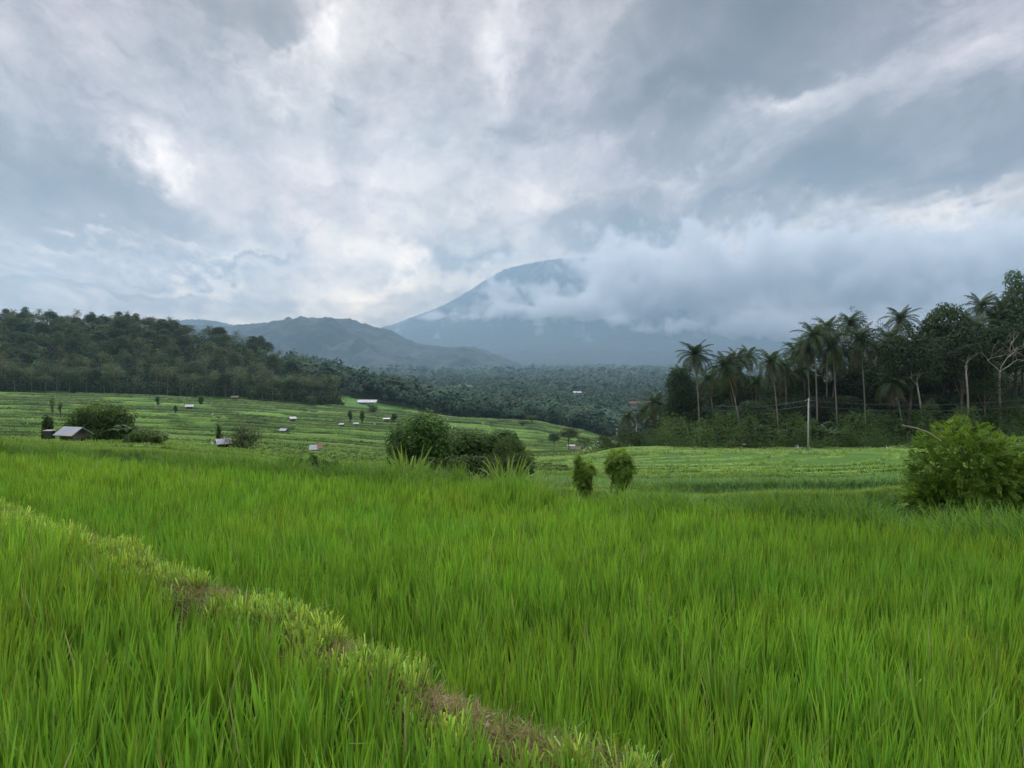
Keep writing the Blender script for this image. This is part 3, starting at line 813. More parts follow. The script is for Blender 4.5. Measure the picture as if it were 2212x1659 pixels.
# ------------------------------------------------------------------ wood on the right
def at(px, D, dz=0.0):
    x = (px - 1106) / F * D; return Vector((x, D, lz(x, D) + dz))
def palm_to(cx, cyy, bx, D, label, group=None, col=None, nf=24, FL=4.4, wind=.35, r=.17, dead=3):
    """a palm whose crown and foot were both surveyed"""
    b = at(bx, D, -.1); c = P(cx, cyy, D)
    H = c.z - b.z
    e = empty('coconut_palm', b); tag(e, label, 'palm tree', group)
    tr, cr = make_palm(H, (c.x - b.x, rng.uniform(-1, 1)), nf=nf, FL=FL, wind=wind, r=r, dead=dead, col=col or (.050, .088, .032))
    obj('trunk', tr, palmbark, e); obj('crown', cr, m_palm, e)
    return e
SURV = [
 (1501, 768, 1512, 152, 'leftmost tall coconut palm of the right wood, beside the second pole', 22, 4.6),
 (1474, 812, 1482, 160, 'short coconut palm at the left corner of the right wood', 17, 3.7),
 (1531, 822, 1546, 164, 'coconut palm between the two leftmost tall palms of the right wood', 18, 4.2),
 (1568, 793, 1604, 148, 'coconut palm with a strongly leaning trunk above the red roofed house', 24, 5.2),
 (1590, 778, 1588, 172, 'upright coconut palm just behind the leaning one', 18, 4.4),
 (1619, 770, 1630, 176, 'coconut palm half hidden behind its neighbours left of the slim palm', 18, 4.0),
 (1664, 784, 1684, 150, 'coconut palm with slanting pale trunk left of the nearest pole', 22, 4.4),
 (1696, 790, 1701, 158, 'slim coconut palm with very thin trunk left of the nearest pole', 15, 3.3),
 (1743, 753, 1752, 154, 'coconut palm rising right behind the nearest pole', 22, 4.8),
 (1758, 728, 1767, 151, 'tallest coconut palm just right of the nearest pole', 24, 4.9),
 (1784, 712, 1786, 166, 'coconut palm set back behind the two tall ones right of the pole', 22, 4.6),
 (1800, 751, 1810, 150, 'coconut palm with hanging brown fronds in the middle of the right wood', 24, 4.9),
 (1858, 738, 1872, 150, 'wide crowned coconut palm with clean leaning trunk in the right wood', 26, 5.4),
 (1835, 700, 1840, 172, 'bright green coconut palm crown behind the wide crowned one', 20, 4.4),
 (1720, 760, 1724, 170, 'coconut palm behind and left of the nearest pole', 20, 4.4),
 (1948, 692, 1950, 172, 'windswept coconut palm crown above the dark round tree', 20, 5.2),
 (1915, 735, 1920, 165, 'coconut palm squeezed against the left side of the dark round tree', 18, 5.0),
 (1935, 828, 1954, 146, 'low coconut palm with long fronds drooping to the left', 13, 5.4),
 (2119, 664, 2120, 176, 'windswept coconut palm on the right skyline', 18, 5.4),
 (2158, 662, 2160, 180, 'coconut palm on the right skyline beside the tallest tree', 18, 5.0),
 (1417, 872, 1421, 172, 'coconut palm standing apart left of the right wood', 22, 4.6),
 (1356, 902, 1358, 200, 'small coconut palm behind the third pole', 18, 4.0),
 (1391, 892, 1396, 196, 'coconut palm right beside the third pole', 18, 4.4),
 (1404, 905, 1408, 190, 'short coconut palm in front of the separate clump of palms', 15, 3.6),
]
for cx, cy_, bx, D, lab, nf, FL in SURV:
    palm_to(cx, cy_, bx, D, lab, nf=nf + 5, FL=FL * 1.02, wind=.6 if cx > 1900 else .3, r=.11 if 'slim' in lab else .17)

def tree_to(kind, cx, top, D, label, group=None, wpx=None, mat=None, rz=None):
    """a tree whose top reaches picture height `top`"""
    b = at(cx, D, -.3); H = P(cx, top, D).z - b.z
    st = STY[kind]; hh = st['H'] + st['cr'] * st.get('cl', .36) * st.get('flat', .62) - (1 - st.get('fill', .72)) * st['ch']
    sz = H / hh
    s = (wpx / F * D / (2 * st['cr'] * .95)) if wpx else sz
    e = tree(kind, b, s, label, group, rz=rz, sz=sz / s, mat=mat); return e
G = 'trees of the right wood'
for i in range(24):
    cx = 1560 + 620 * (i + random.random()) / 24; D = random.uniform(166, 178); env = np.interp(cx, [1560, 1650, 1750, 1850, 1950, 2050, 2150, 2212], [800, 790, 770, 745, 730, 712, 690, 670])
    b_ = at(cx, D, -.2); H_ = P(cx, env + random.uniform(5, 40), D).z - b_.z; j_ = random.randrange(5)
    palm(j_, b_, H_ / [19, 17, 21, 14, 18][j_], 'coconut palm of the back row rising from the shade of the right wood', 'back row palms of the right wood')
for k, cx, top, D, lab, wpx in [
 ('dark', 1466, 790, 160, 'dark round tree at the left corner of the right wood', 60),
 ('dark', 1966, 705, 148, 'large nearly black round tree in the right wood', 130),
 ('dark', 2076, 705, 150, 'broad dark tree left of the bare forked tree', 130),
 ('round', 2043, 655, 168, 'tall olive green tree on the skyline left of the windswept palm', 115),
 ('tall', 2192, 590, 172, 'tallest tree of the right wood at the right edge', 90),
 ('tall', 2250, 575, 178, 'tree beyond the tallest one at the right edge', 110),
 ('airy', 1835, 672, 176, 'airy flat topped tree on the skyline behind the wide crowned palm', 70),
 ('airy', 1893, 700, 176, 'thin airy tree on the skyline right of the wide crowned palm', 60),
 ('bright', 2010, 862, 140, 'small light green tree before the dark trunks', 42),
 ('round', 2160, 700, 160, 'olive tree behind the bare forked tree', 110),
 ('round', 2130, 780, 150, 'creeper clad tree below the skyline palm', 80),
 ('bright', 2185, 860, 140, 'vine covered tree right of the bare forked trunk', 60)]:
    tree_to(k, cx, top, D, lab, wpx=wpx)
for i in range(62):
    cx = 1460 + (2330 - 1460) * (i + random.random() * .8) / 62
    env = np.interp(cx, [1460, 1560, 1650, 1750, 1850, 1950, 2050, 2150, 2212, 2330], [815, 800, 790, 765, 735, 722, 700, 672, 640, 620])
    D = random.choice([164, 172, 182, 194]); top = env + random.uniform(5, 60) + (random.uniform(20, 60) if D < 175 else 0)
    tree_to(random.choice(['dark', 'dark', 'dark', 'round', 'tall']), cx, top, D, 'dark broadleaf tree filling the depth of the right wood behind the palms', G, wpx=random.uniform(72, 115))
for i in range(30):
    cx = 1450 + 850 * (i + random.random()) / 30; D = random.uniform(154, 163)
    tree_to(random.choice(['dark', 'round', 'dark']), cx, random.uniform(835, 895), D, 'low dark tree in the shade between the palm trunks', 'low trees between the palm trunks', wpx=random.uniform(50, 90))
# the separate clump left of the wood
for k, cx, top, D, lab, wpx in [('dark', 1350, 938, 185, 'low dark thicket tree behind the third and fourth poles', 60), ('dark', 1385, 930, 190, 'dark tree under the separate palms', 50), ('round', 1430, 915, 175, 'bushy tree between the separate palms and the right wood', 45),
    ('round', 1229, 924, 200, 'spreading tree over the thatched field hut', 46), ('bright', 1262, 944, 198, 'low tree right of the thatched field hut', 34), ('dark', 1197, 935, 215, 'dark small tree left of the thatched field hut', 26), ('dark', 1305, 940, 240, 'dark bushy tree beyond the small grey hut', 26)]:
    tree_to(k, cx, top, D, lab, wpx=wpx)

# forked dead tree
def branchy(mb, p, d, L, r, depth):
    n = 4; pts = [np.array(p)]; d = np.array(d, float)
    for i in range(n):
        d = unit(d + rng.normal(size=3) * .16); pts.append(pts[-1] + d * L / n)
    mb.tube(pts, np.linspace(r, r * .65, n + 1), 6)
    if depth:
        for k in range(2 if depth < 3 else 3):
            dd2 = unit(d + rng.normal(size=3) * np.array([.75, .4, .45])); branchy(mb, pts[-1 - (k % 2)], dd2, L * .72, r * .6, depth - 1)
e = empty('bare_tree', at(2160, 140)); tag(e, 'bare pale forked tree with twisting branches near the right edge', 'tree')
mb = MB(); H = P(2160, 802, 140).z - e.location.z
mb.tube([(0, 0, -1), (.2, 0, H * .4), (-.1, 0, H * .8), (0, 0, H)], [.26, .22, .19, .17], 8)
for d in [(-.55, -.1, .75), (.75, -.1, .55), (.35, 0, .8)]: branchy(mb, (0, 0, H - .1), d, 3.6, .085, 3)
mb.build('trunk', palebark, e, True)
cb = MB(); cs = [np.array([rng.uniform(-1.1, 1.1), rng.uniform(-.8, .8), z]) for z in np.linspace(1, H * .95, 22)]
clump_crown(cb, cs, [rng.uniform(.7, 1.3) for _ in cs], 60, .34, (.055, .085, .026)); o_ = cb.build('creeper', m_tree, e)
for bx, cx, top, D, lab in [(1998, 1979, 817, 143, 'pale straight trunk of a tall tree leaning left before the dark trees'), (2094, 2086, 790, 143, 'pale kinked trunk right of the leaning pale one')]:
    b = at(bx, D, -.2); c = P(cx, top, D) - b; e = empty('broadleaf_tree', b); tag(e, lab, 'tree')
    mb = MB(); mb.tube([(0, 0, -1), (c.x * .15, 0, c.z * .3), (c.x * .6 + .2, 0, c.z * .6), (c.x, 0, c.z)], [.25, .21, .17, .14], 8)
    for k in range(4): branchy(mb, (c.x, 0, c.z * (.9 + .03 * k)), (rng.uniform(-.6, .6), rng.uniform(-.3, .3), .8), 2.0, .07, 1)
    mb.build('trunk', palebark, e, True)
    cb = MB(); cs = [np.array([c.x, 0, c.z + 2.5]) + rng.normal(size=3) * np.array([1.6, 1.2, 1.2]) for _ in range(14)]
    clump_crown(cb, cs, [rng.uniform(.8, 1.4) for _ in cs], 34, .45, (.024, .044, .018)); cb.build('crown', m_tree, e)

# ------------------------------------------------------------------ banana plants
def make_banana(H=3.0, n=8, col=(.040, .080, .022)):
    st = MB(); st.tube([(0, 0, -.4), (.02, 0, H * .3), (0, .03, H * .62)], [.16, .13, .09], 7, col=None)
    lf = MB()
    for i in range(n):
        a = i * 2.4 + rng.uniform(-.3, .3); e0 = R(rng.uniform(50, 82)); L = H * rng.uniform(.62, .82); W = .26 * L
        p = np.array([0, .02, H * .58]); npt = 9; pr = [p.copy()]
        for j in range(npt):
            e = e0 - R(120) * ((j + .5) / npt) ** 1.7 * rng.uniform(.8, 1.05)
            p = p + np.array([math.cos(a) * math.cos(e), math.sin(a) * math.cos(e), math.sin(e)]) * L / npt; pr.append(p.copy())
        pr = np.array(pr); sd = np.array([-math.sin(a), math.cos(a), 0])
        w_ = W * np.sin(np.pi * np.clip(np.linspace(-.12, 1, npt + 1), 0.03, .97)) ** .55 / 1
        w_[0] = .03; w_[1] = .05
        v = []
        for j in range(npt + 1):
            sag = np.array([0, 0, -.25 * w_[j]])
            v += [pr[j] - sd * w_[j] / 2 + sag, pr[j], pr[j] + sd * w_[j] / 2 + sag]
        q = []
        for j in range(npt):
            if rng.random() > .12: q.append([3 * j, 3 * j + 1, 3 * j + 4, 3 * j + 3])
            q.append([3 * j + 1, 3 * j + 2, 3 * j + 5, 3 * j + 4])
        lf.add(v, q, c=np.array(col) * rng.uniform(.75, 1.3))
    return st.mesh('stem', True), lf.mesh('leaves')
m_ban = leafy('banana leaf', trans=.35, rough=.6, spec=.15, objvar=.5)
m_stem = plain('green stem', (.13, .16, .07), nscale=4)
BAN = [make_banana(), make_banana(3.6, 9), make_banana(2.4, 7)]
def banana(loc, s, label, group=None):
    e = empty('banana_plant', loc, random.uniform(0, 6.28), s); tag(e, label, 'plant', group)
    k = random.choice(BAN); obj('stem', k[0], m_stem, e); obj('leaves', k[1], m_ban, e); return e
for i in range(34):
    cx = 1500 + 640 * (i + random.random() * .9) / 34; D = random.uniform(141, 150)
    banana(at(cx, D), random.uniform(.9, 1.5), 'banana plant in the undergrowth below the right palms', 'banana plants along the foot of the right wood')
banana(at(1795 + 8, 139), 1.3, 'yellow green banana plant standing out below the wide crowned palm')

# undergrowth belts
def thicket(name, pts, h, n, L, base, label, mat=m_bush, spread=3.0):
    """a belt of tangled shrubs along surveyed ground points; nobody could count it"""
    mb = MB(); pts = np.array([[p.x, p.y] for p in pts]); seg = np.linspace(0, len(pts) - 1, n)
    f = rng.random(n) * (len(pts) - 1); i = np.minimum(f.astype(int), len(pts) - 2); q = pts[i] + (pts[i + 1] - pts[i]) * (f - i)[:, None]
    q = q + rng.normal(size=(n, 2)) * np.array([1.0, spread])
    hh = h * (.05 + 1.7 * sst(.25, .8, fbm(q[:, 0] / (.9 * h), q[:, 1] / (.9 * h), 91, 3)))
    u = rng.random(n) ** .5
    z = land(q[:, 0], q[:, 1]) + hh * u
    C = np.stack([q[:, 0], q[:, 1], z], 1); N = rdir(n) * .8 + np.array([0, -.35, .8])
    k = (.45 + 1.1 * fbm(q[:, 0] / 3, q[:, 1] / 3, 93, 2))[:, None] * rng.uniform(.75, 1.25, (n, 1))
    leaf_quads(mb, C, N, L * rng.uniform(.6, 1.4, n), L * .55, col=np.array(base) * k)
    o = mb.build(name, mat); tag(o, label, 'undergrowth', kind='stuff'); return o
thicket('undergrowth', [at(c, 141) for c in range(1440, 2300, 40)], 3.8, 32000, .40, (.085, .145, .040), 'tangled green undergrowth in front of the right palms', spread=3.2)
thicket('undergrowth', [at(c, 470) for c in range(-100, 760, 40)], 4.5, 14000, 1.1, (.040, .070, .024), 'undergrowth along the foot of the left hill wood', spread=6)
thicket('undergrowth', [at(c, 152) for c in range(1300, 1460, 30)], 2.0, 6000, .4, (.055, .095, .028), 'low scrub on the mound by the farther poles', spread=2.5)
# hill floor
mb = MB(); n = 90000
D = 460 + 420 * rng.random(n) ** 1.3; px = np.where(D < 760, rng.uniform(-620, 735, n), rng.uniform(-120, 890, n)); x = (px - 1106) / F * D
z = land(x, D) + rng.uniform(.5, 7, n)
leaf_quads(mb, np.stack([x, D, z], 1), rdir(n) * .8 + np.array([0, -.3, 1]), 2.0 * rng.uniform(.6, 1.3, n), 1.2, col=np.array([.030, .052, .020]) * rng.uniform(.6, 1.5, (n, 1)))
D = 158 + 60 * rng.random(n); px = rng.uniform(1445, 2400, n); x = (px - 1106) / F * D
z = land(x, D) + rng.uniform(.2, 3.5, n)
leaf_quads(mb, np.stack([x, D, z], 1), rdir(n) * .8 + np.array([0, -.3, 1]), .8 * rng.uniform(.6, 1.3, n), .5, col=np.array([.026, .045, .017]) * rng.uniform(.6, 1.4, (n, 1)))
tag(mb.build('undergrowth', m_far), 'dark shrubby floor of the two woods', 'undergrowth', kind='stuff')

# ------------------------------------------------------------------ the wooded plain
mb = MB()
# canopy between the single trees of the left hill: rounded crowns too crowded to tell apart
cm_ = MB(); n = 760
D = 470 + 330 * rng.random(n) ** 1.1; px = np.where(rng.random(n) < .56, rng.uniform(-110, 725, n), rng.uniform(-620, -110, n))
for i in range(n):
    x_ = (px[i] - 1106) / F * D[i]; r_ = rng.uniform(3.2, 5.6); z_ = lz(x_, D[i]) + rng.uniform(7, 11)
    k_ = 240; d = rdir(k_); d[:, 2] = np.where(d[:, 2] < -.2, -d[:, 2], d[:, 2])
    p_ = np.array([x_, D[i], z_]) + d * np.array([r_, r_, r_ * .75]) * (.8 + .3 * rng.random((k_, 1))) * (1 + .25 * np.sin(d[:, :1] * 5 + i))
    leaf_quads(cm_, p_, unit(d + rdir(k_) * .5 + np.array([0, 0, .4])), .95 * rng.uniform(.7, 1.3, k_), .62, col=np.array([.044, .082, .027]) * rng.uniform(.6, 1.6) * rng.uniform(.75, 1.25, (k_, 1)))
tag(cm_.build('wood_canopy', m_tree), 'crowded rounded crowns filling the left hill wood between its single trees', 'wood', kind='stuff')
VILLAGE = [(898, 1900, 14), (892, 1250, 18), (1134, 1500, 12), (1246, 1500, 24), (1213, 1550, 18), (1371, 1150, 30), (1401, 1200, 16), (1427, 1700, 10), (1104, 1750, 10), (1022, 1100, 10), (794, 560, 56)]
def far_wood(n, D0, D1, pw, size, nl, base, px0=620, px1=1700, palms=.25):
    D = D0 * (D1 / D0) ** (rng.random(n) ** pw); px = rng.uniform(px0, px1, n)
    x = (px - 1106) / F * D
    clear = sst(.55, .60, fbm(x / 120, D / 260, 55, 3)) * (D > 1300)
    for hp, hd, hw in VILLAGE: clear = np.maximum(clear, ((np.abs(px - hp) < hw * .62 + 1) & (D > hd - 330) & (D < hd + (14 if hd > 600 else 40))) * 1.1)
    ok = rng.random(n) > clear * .95
    x, D = x[ok], D[ok]; n = len(x)
    sz = size * rng.uniform(.55, 1.35, n) * (1 + D / 9000)
    zb = land(x, D); h = sz * rng.uniform(1.3, 2.2, n)
    k = (.45 + 1.1 * fbm(x / 60, D / 140, 57, 3)) * rng.uniform(.75, 1.25, n)
    hue = rng.random(n)
    c = np.array(base) * k[:, None]; c[:, 0] *= .62 + .30 * hue
    for j in range(nl):
        d = rdir(n); d[:, 2] = np.abs(d[:, 2])
        C = np.stack([x, D, zb + h * .55], 1) + d * np.stack([sz * .5, sz * .5, h * .45], 1) * rng.uniform(.6, 1.05, (n, 1))
        q_ = 2.9 / math.sqrt(nl); leaf_quads(mb, C, d * .6 + rdir(n) * .5 + np.array([0, -.2, .4]), sz * q_ * .8, sz * q_ * .6, col=c * rng.uniform(.8, 1.2, (n, 1)))
far_wood(9800, 588, 1700, .9, 8.5, 52, (.078, .102, .062))
far_wood(12000, 1500, 3600, .8, 11, 18, (.078, .102, .064))
far_wood(14000, 3200, 7500, .8, 17, 6, (.078, .102, .068), px0=400)
# palms standing above: a bare stem and a star of fronds
n = 2600; D = 650 * (2600 / 650) ** rng.random(n); x = (rng.uniform(800, 1650, n) - 1106) / F * D; zb = land(x, D); h = rng.uniform(13, 19, n)
st = rng.normal(size=(n, 2)) * .05
for j in range(9):
    a = j * .7 + rng.uniform(0, .6, n); e = rng.uniform(-.7, .6, n); T = np.stack([np.cos(a) * np.cos(e), np.sin(a) * np.cos(e), np.sin(e)], 1)
    leaf_quads(mb, np.stack([x, D, zb + h], 1) + T * 1.7, np.array([[0, 0, 1.0]]) + T * -.3, 3.6, .9, T=T, col=np.array([.060, .085, .042]) * rng.uniform(.7, 1.3, (n, 1)))
leaf_quads(mb, np.stack([x, D, zb + h * .5], 1), np.array([[0, -1.0, 0]]) * np.ones((n, 1)), h, .35, T=np.array([[0, 0, 1.0]]) * np.ones((n, 1)), col=np.array([.16, .15, .12]))
fw = mb.build('distant_wood', m_far); tag(fw, 'endless hazy wood of palms and broadleaf trees on the plain', 'wood', kind='stuff')
# ------------------------------------------------------------------ rice in the near fields
def vary(base, n, v=.16, yel=.10):
    c = np.array(base) * (1 + v * rng.normal(size=(n, 1)))
    c[:, 0] *= 1 + yel * rng.normal(size=n); c[:, 2] *= 1 + .2 * rng.normal(size=n)
    return np.clip(c, .008, .8)

def rice_patch(name, label, inside, zg, spacing, per, H, x0, x1, y0, y1, wmul=1.0, base=(.136, .290, .037)):
    gx, gy = np.meshgrid(np.arange(x0, x1, spacing), np.arange(y0, y1, spacing)); x = gx.ravel(); y = gy.ravel()
    x = x + rng.uniform(-.38, .38, len(x)) * spacing; y = y + rng.uniform(-.38, .38, len(y)) * spacing
    ok = inside(x, y) & (np.abs(x) < y * .80 + 1.5); x = x[ok]; y = y[ok]; n = len(x)
    D = np.hypot(x, y)
    hp = H * (.86 + .28 * fbm(x / 1.6, y / 1.6, 101, 3)) * rng.uniform(.86, 1.10, n)
    tone = (.82 + .36 * fbm(x / 2.2, y / 1.5, 103, 3)) * rng.uniform(.80, 1.20, n)
    yel = fbm(x / 1.1, y / 1.1, 105, 2)
    m = per; idx = np.repeat(np.arange(n), m); N = n * m
    az = rng.uniform(0, 2 * np.pi, N); rad = rng.uniform(0, .038, N)
    windx = .09 * (fbm(x / 3, y / 3, 107, 2) - .35)[idx]
    B = np.stack([x[idx] + rad * np.cos(az), y[idx] + rad * np.sin(az), np.full(N, zg)], 1)
    lean = rng.gamma(2.0, .042, N) + rad * 1.0; curl = rng.gamma(1.6, .10, N)
    az2 = np.arctan2(np.sin(az) * lean, np.cos(az) * lean + windx)
    bent = rng.random(N) < .012
    curl = np.where(bent, rng.uniform(1.2, 2.2, N), curl)
    L = hp[idx] * rng.uniform(.72, 1.06, N)
    W = np.clip(.0075 + .0045 * rng.random(N), 0, 1) * wmul * np.maximum(1, D[idx] / 9.0) ** .8
    c = vary(base, N) * tone[idx][:, None]
    c[:, 0] *= (.82 + .36 * yel)[idx]
    tip = c * np.array([1.65, 1.42, 1.15])
    dry = rng.random(N) < .012
    tip[dry] = np.array([.34, .25, .10]) * rng.uniform(.6, 1.1, (dry.sum(), 1))
    pale = rng.random(N) < .010
    c[pale] = np.array([.33, .36, .17]); tip[pale] = np.array([.42, .42, .24])
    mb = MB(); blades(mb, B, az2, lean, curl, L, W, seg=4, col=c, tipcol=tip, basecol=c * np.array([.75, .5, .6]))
    o = mb.build(name, m_rice); tag(o, label, 'rice', kind='stuff'); return n
def in_left(x, y):
    return (dike_s(x, y) < -.30) & (y > 1.25)
def in_right(x, y):
    return (dike_s(x, y) > .33) & (edge_s(x, y) < -.12) & (y > 1.6)
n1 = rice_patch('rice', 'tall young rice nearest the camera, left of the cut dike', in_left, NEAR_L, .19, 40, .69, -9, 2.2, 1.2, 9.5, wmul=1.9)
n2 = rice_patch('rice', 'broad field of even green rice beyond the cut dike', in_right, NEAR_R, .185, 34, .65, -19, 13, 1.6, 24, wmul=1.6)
print('rice plants', n1, n2)

# ------------------------------------------------------------------ the cut dike
def along(A, d, nrm, l, s): return A[0] + d[0] * l + nrm[0] * s, A[1] + d[1] * l + nrm[1] * s
n = 4200
l = rng.uniform(-5, 13.5, n); s = rng.uniform(-.30, .32, n) + .20 * np.cos(np.clip((l - 4.0) / 4.6, -1, 1) * np.pi / 2); x, y = along(DA, dd, dn, l, s); s = dike_s(x, y)
dens = fbm(x * 1.6, y * 1.6, 111, 3); ok = (rng.random(n) < sst(.47, .62, dens + .10 * sst(-.5, -2.5, x)) * .85 + .30 * (s > .18)) & (y > 1); x, y = x[ok], y[ok]; n = len(x)
m = 22; N = n * m; ix = np.repeat(np.arange(n), m); az = rng.uniform(0, 6.28, N); rad = rng.uniform(0, .035, N)
X = x[ix] + rad * np.cos(az); Y = y[ix] + rad * np.sin(az); B = np.stack([X, Y, land(X, Y) - .01], 1)
c = vary((.31, .47, .095), N, .25, .14) * (.7 + .6 * rng.random(n))[ix][:, None]; bc = np.array([.20, .15, .07]) * np.ones((N, 1))
mb = MB(); blades(mb, B, az, rng.gamma(2, .14, N), rng.uniform(0, .25, N), rng.uniform(.06, .16, N) * (.5 + .95 * rng.random(n))[ix], rng.uniform(.006, .0115, N), seg=2, col=c, tipcol=c * np.array([1.15, 1.1, 1.0]), basecol=bc, blunt=True)
# broad live grass between the stubble
n = 1500; l = rng.uniform(-5, 13.5, n); s = rng.choice([-.28, .29, .1, -.1], n) + rng.normal(size=n) * .07 + .20 * np.cos(np.clip((l - 4.0) / 4.6, -1, 1) * np.pi / 2); x, y = along(DA, dd, dn, l, s)
N = n * 5; ix = np.repeat(np.arange(n), 5); az = rng.uniform(0, 6.28, N); X = x[ix] + rng.normal(size=N) * .02; Y = y[ix] + rng.normal(size=N) * .02
B = np.stack([X, Y, land(X, Y) - .01], 1)
blades(mb, B, az, rng.uniform(.1, .8, N), rng.uniform(.3, 1.6, N), rng.uniform(.10, .26, N), rng.uniform(.005, .010, N), seg=4, col=vary((.13, .24, .05), N), tipcol=vary((.18, .30, .06), N))
tag(mb.build('stubble', m_grass), 'freshly cut blunt yellow green grass stubble on the dike', 'grass', kind='stuff')
# dead thatch
mb = MB(); n = 62000; l = rng.uniform(-5, 13.5, n); s = rng.normal(size=n) * .15 + .20 * np.cos(np.clip((l - 4.0) / 4.6, -1, 1) * np.pi / 2); x, y = along(DA, dd, dn, l, s)
B = np.stack([x, y, land(x, y) + rng.uniform(-.01, .05, n)], 1); k = rng.random(n)[:, None]
c = np.array([.17, .115, .035]) * (1 - k) + np.array([.42, .34, .15]) * k
blades(mb, B, rng.uniform(0, 6.28, n), rng.uniform(.7, 1.6, n), rng.uniform(-.3, .9, n), rng.uniform(.04, .15, n), rng.uniform(.003, .007, n), seg=2, col=c)
tag(mb.build('thatch', m_grass), 'dry brown thatch between the stubble on the dike', 'dead grass', kind='stuff')

# ------------------------------------------------------------------ long grass on the far bund of the big field
mb = MB(); n = 5200; l = rng.uniform(-12, 34, n); s = rng.normal(size=n) * .36 + .15; x, y = along(EA, ed, en, l, s)
g = fbm(x / 1.2, y / 1.2, 121, 3); hh = np.interp(g, [.3, .5, .7], [.22, .42, .72])
m = 16; N = n * m; ix = np.repeat(np.arange(n), m); X = x[ix] + rng.normal(size=N) * .05; Y = y[ix] + rng.normal(size=N) * .05
B = np.stack([X, Y, land(X, Y)], 1); az = rng.uniform(0, 6.28, N) * .6 + rng.normal(size=N) * .6
c = vary((.135, .275, .040), N, .2, .1) * (.65 + .6 * fbm(x / 1.5, y / 1.5, 123, 2))[ix][:, None]
blades(mb, B, az, rng.gamma(2, .14, N), rng.gamma(2, .45, N), hh[ix] * rng.uniform(.7, 1.3, N), rng.uniform(.010, .018, N), seg=4, col=c, tipcol=c * np.array([1.3, 1.2, 1.05]))
# the band of paler sedge on the next bund down
n = 3600; px = rng.uniform(1150, 2250, n); D = 43 + rng.normal(size=n) * 1.1 + 2.2 * np.sin(px / 160); x = (px - 1106) / F * D
m = 7; N = n * m; ix = np.repeat(np.arange(n), m); X = x[ix] + rng.normal(size=N) * .12; Y = D[ix] + rng.normal(size=N) * .12
B = np.stack([X, Y, land(X, Y)], 1)
c = vary((.17, .31, .10), N, .2, .1) * (.55 + .8 * fbm(x / 4, D / 1.5, 127, 3))[ix][:, None]
blades(mb, B, rng.uniform(0, 6.28, N), rng.gamma(2, .2, N), rng.gamma(2, .5, N), rng.uniform(.45, .95, N), .035, seg=3, col=c, tipcol=c * 1.3)
tag(mb.build('bund_grass', m_grass), 'long wind bent grass along the bunds at the far side of the field', 'grass', kind='stuff')

# ------------------------------------------------------------------ rice and grass standing on the terraces
mb = MB(); n = 230000
D = np.where(rng.random(n) < .55, 1 / rng.uniform(1 / 470, 1 / 23.0, n), 23 * (470 / 23) ** rng.random(n)); u = rng.uniform(-.72, .74, n); x = u * D
LLt = land(x, D, True); ok = (LLt[6] > 1.0) & ~((D > 150) & (x > 26) & (u > .16)); x, D = x[ok], D[ok]; LLt = [q[ok] for q in LLt]; n = len(x)
onb = LLt[3] > .35
ok = onb | (rng.random(n) < np.interp(D, [40, 85], [1.0, 0.0])); x, D, onb = x[ok], D[ok], onb[ok]; LLt = [q[ok] for q in LLt]; n = len(x)
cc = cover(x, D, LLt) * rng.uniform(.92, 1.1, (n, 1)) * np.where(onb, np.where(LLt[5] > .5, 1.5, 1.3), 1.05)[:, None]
hh = np.where(onb, .16 + .22 * vnoise(x / 4, D / 3, 131), .30)
m = 5; N = n * m; ix = np.repeat(np.arange(n), m); sp = (.05 + D * .0012)[ix]
X = x[ix] + rng.normal(size=N) * sp; Y = D[ix] + rng.normal(size=N) * sp
B = np.stack([X, Y, np.repeat(LLt[0], m) - .05], 1)
blades(mb, B, rng.uniform(0, 6.28, N), rng.gamma(2, .10, N), rng.gamma(2, .22, N), hh[ix] * rng.uniform(.7, 1.2, N), (.012 + D * .0010)[ix], seg=2, col=cc[ix] * rng.uniform(.9, 1.1, (N, 1)), tipcol=cc[ix] * np.array([1.2, 1.12, 1.0]))
tag(mb.build('terrace_rice', m_rice), 'rice and bund grass covering the terraces of the middle distance', 'rice', kind='stuff')
# ------------------------------------------------------------------ huts and houses
m_tin = plain('weathered tin', (.34, .37, .41), rough=.45, spec=.5, nscale=1.2, namt=.2, stain=(.38, .36, .34, 1), wave=('X', 8))
m_tinw = plain('white sheet', (.44, .46, .49), rough=.5, nscale=1.0, namt=.1, stain=(.62, .63, .64, 1))
m_rust = plain('rusty sheet', (.24, .13, .09), rough=.8, nscale=1.3, namt=.35)
m_thatch = plain('old thatch', (.17, .145, .115), rough=.95, nscale=2, namt=.35)
m_board = plain('grey boards', (.14, .12, .10), rough=.85, nscale=2, namt=.4)
m_wood = plain('post wood', (.17, .14, .11), rough=.85, nscale=3, namt=.3)
m_tile = plain('clay tile', (.20, .095, .07), rough=.85, nscale=1.2, namt=.3)
m_orange = plain('new clay tile', (.55, .24, .12), rough=.8, nscale=1.2, namt=.15)
m_white = plain('pale plaster', (.66, .65, .62), rough=.8, nscale=.8, namt=.12)
m_blue = plain('blue wall', (.10, .20, .50), rough=.7, nscale=1, namt=.1)
m_conc = plain('concrete', (.50, .49, .46), rough=.85, nscale=1.5, namt=.15)
m_dark = plain('dark metal', (.05, .05, .05), rough=.5)

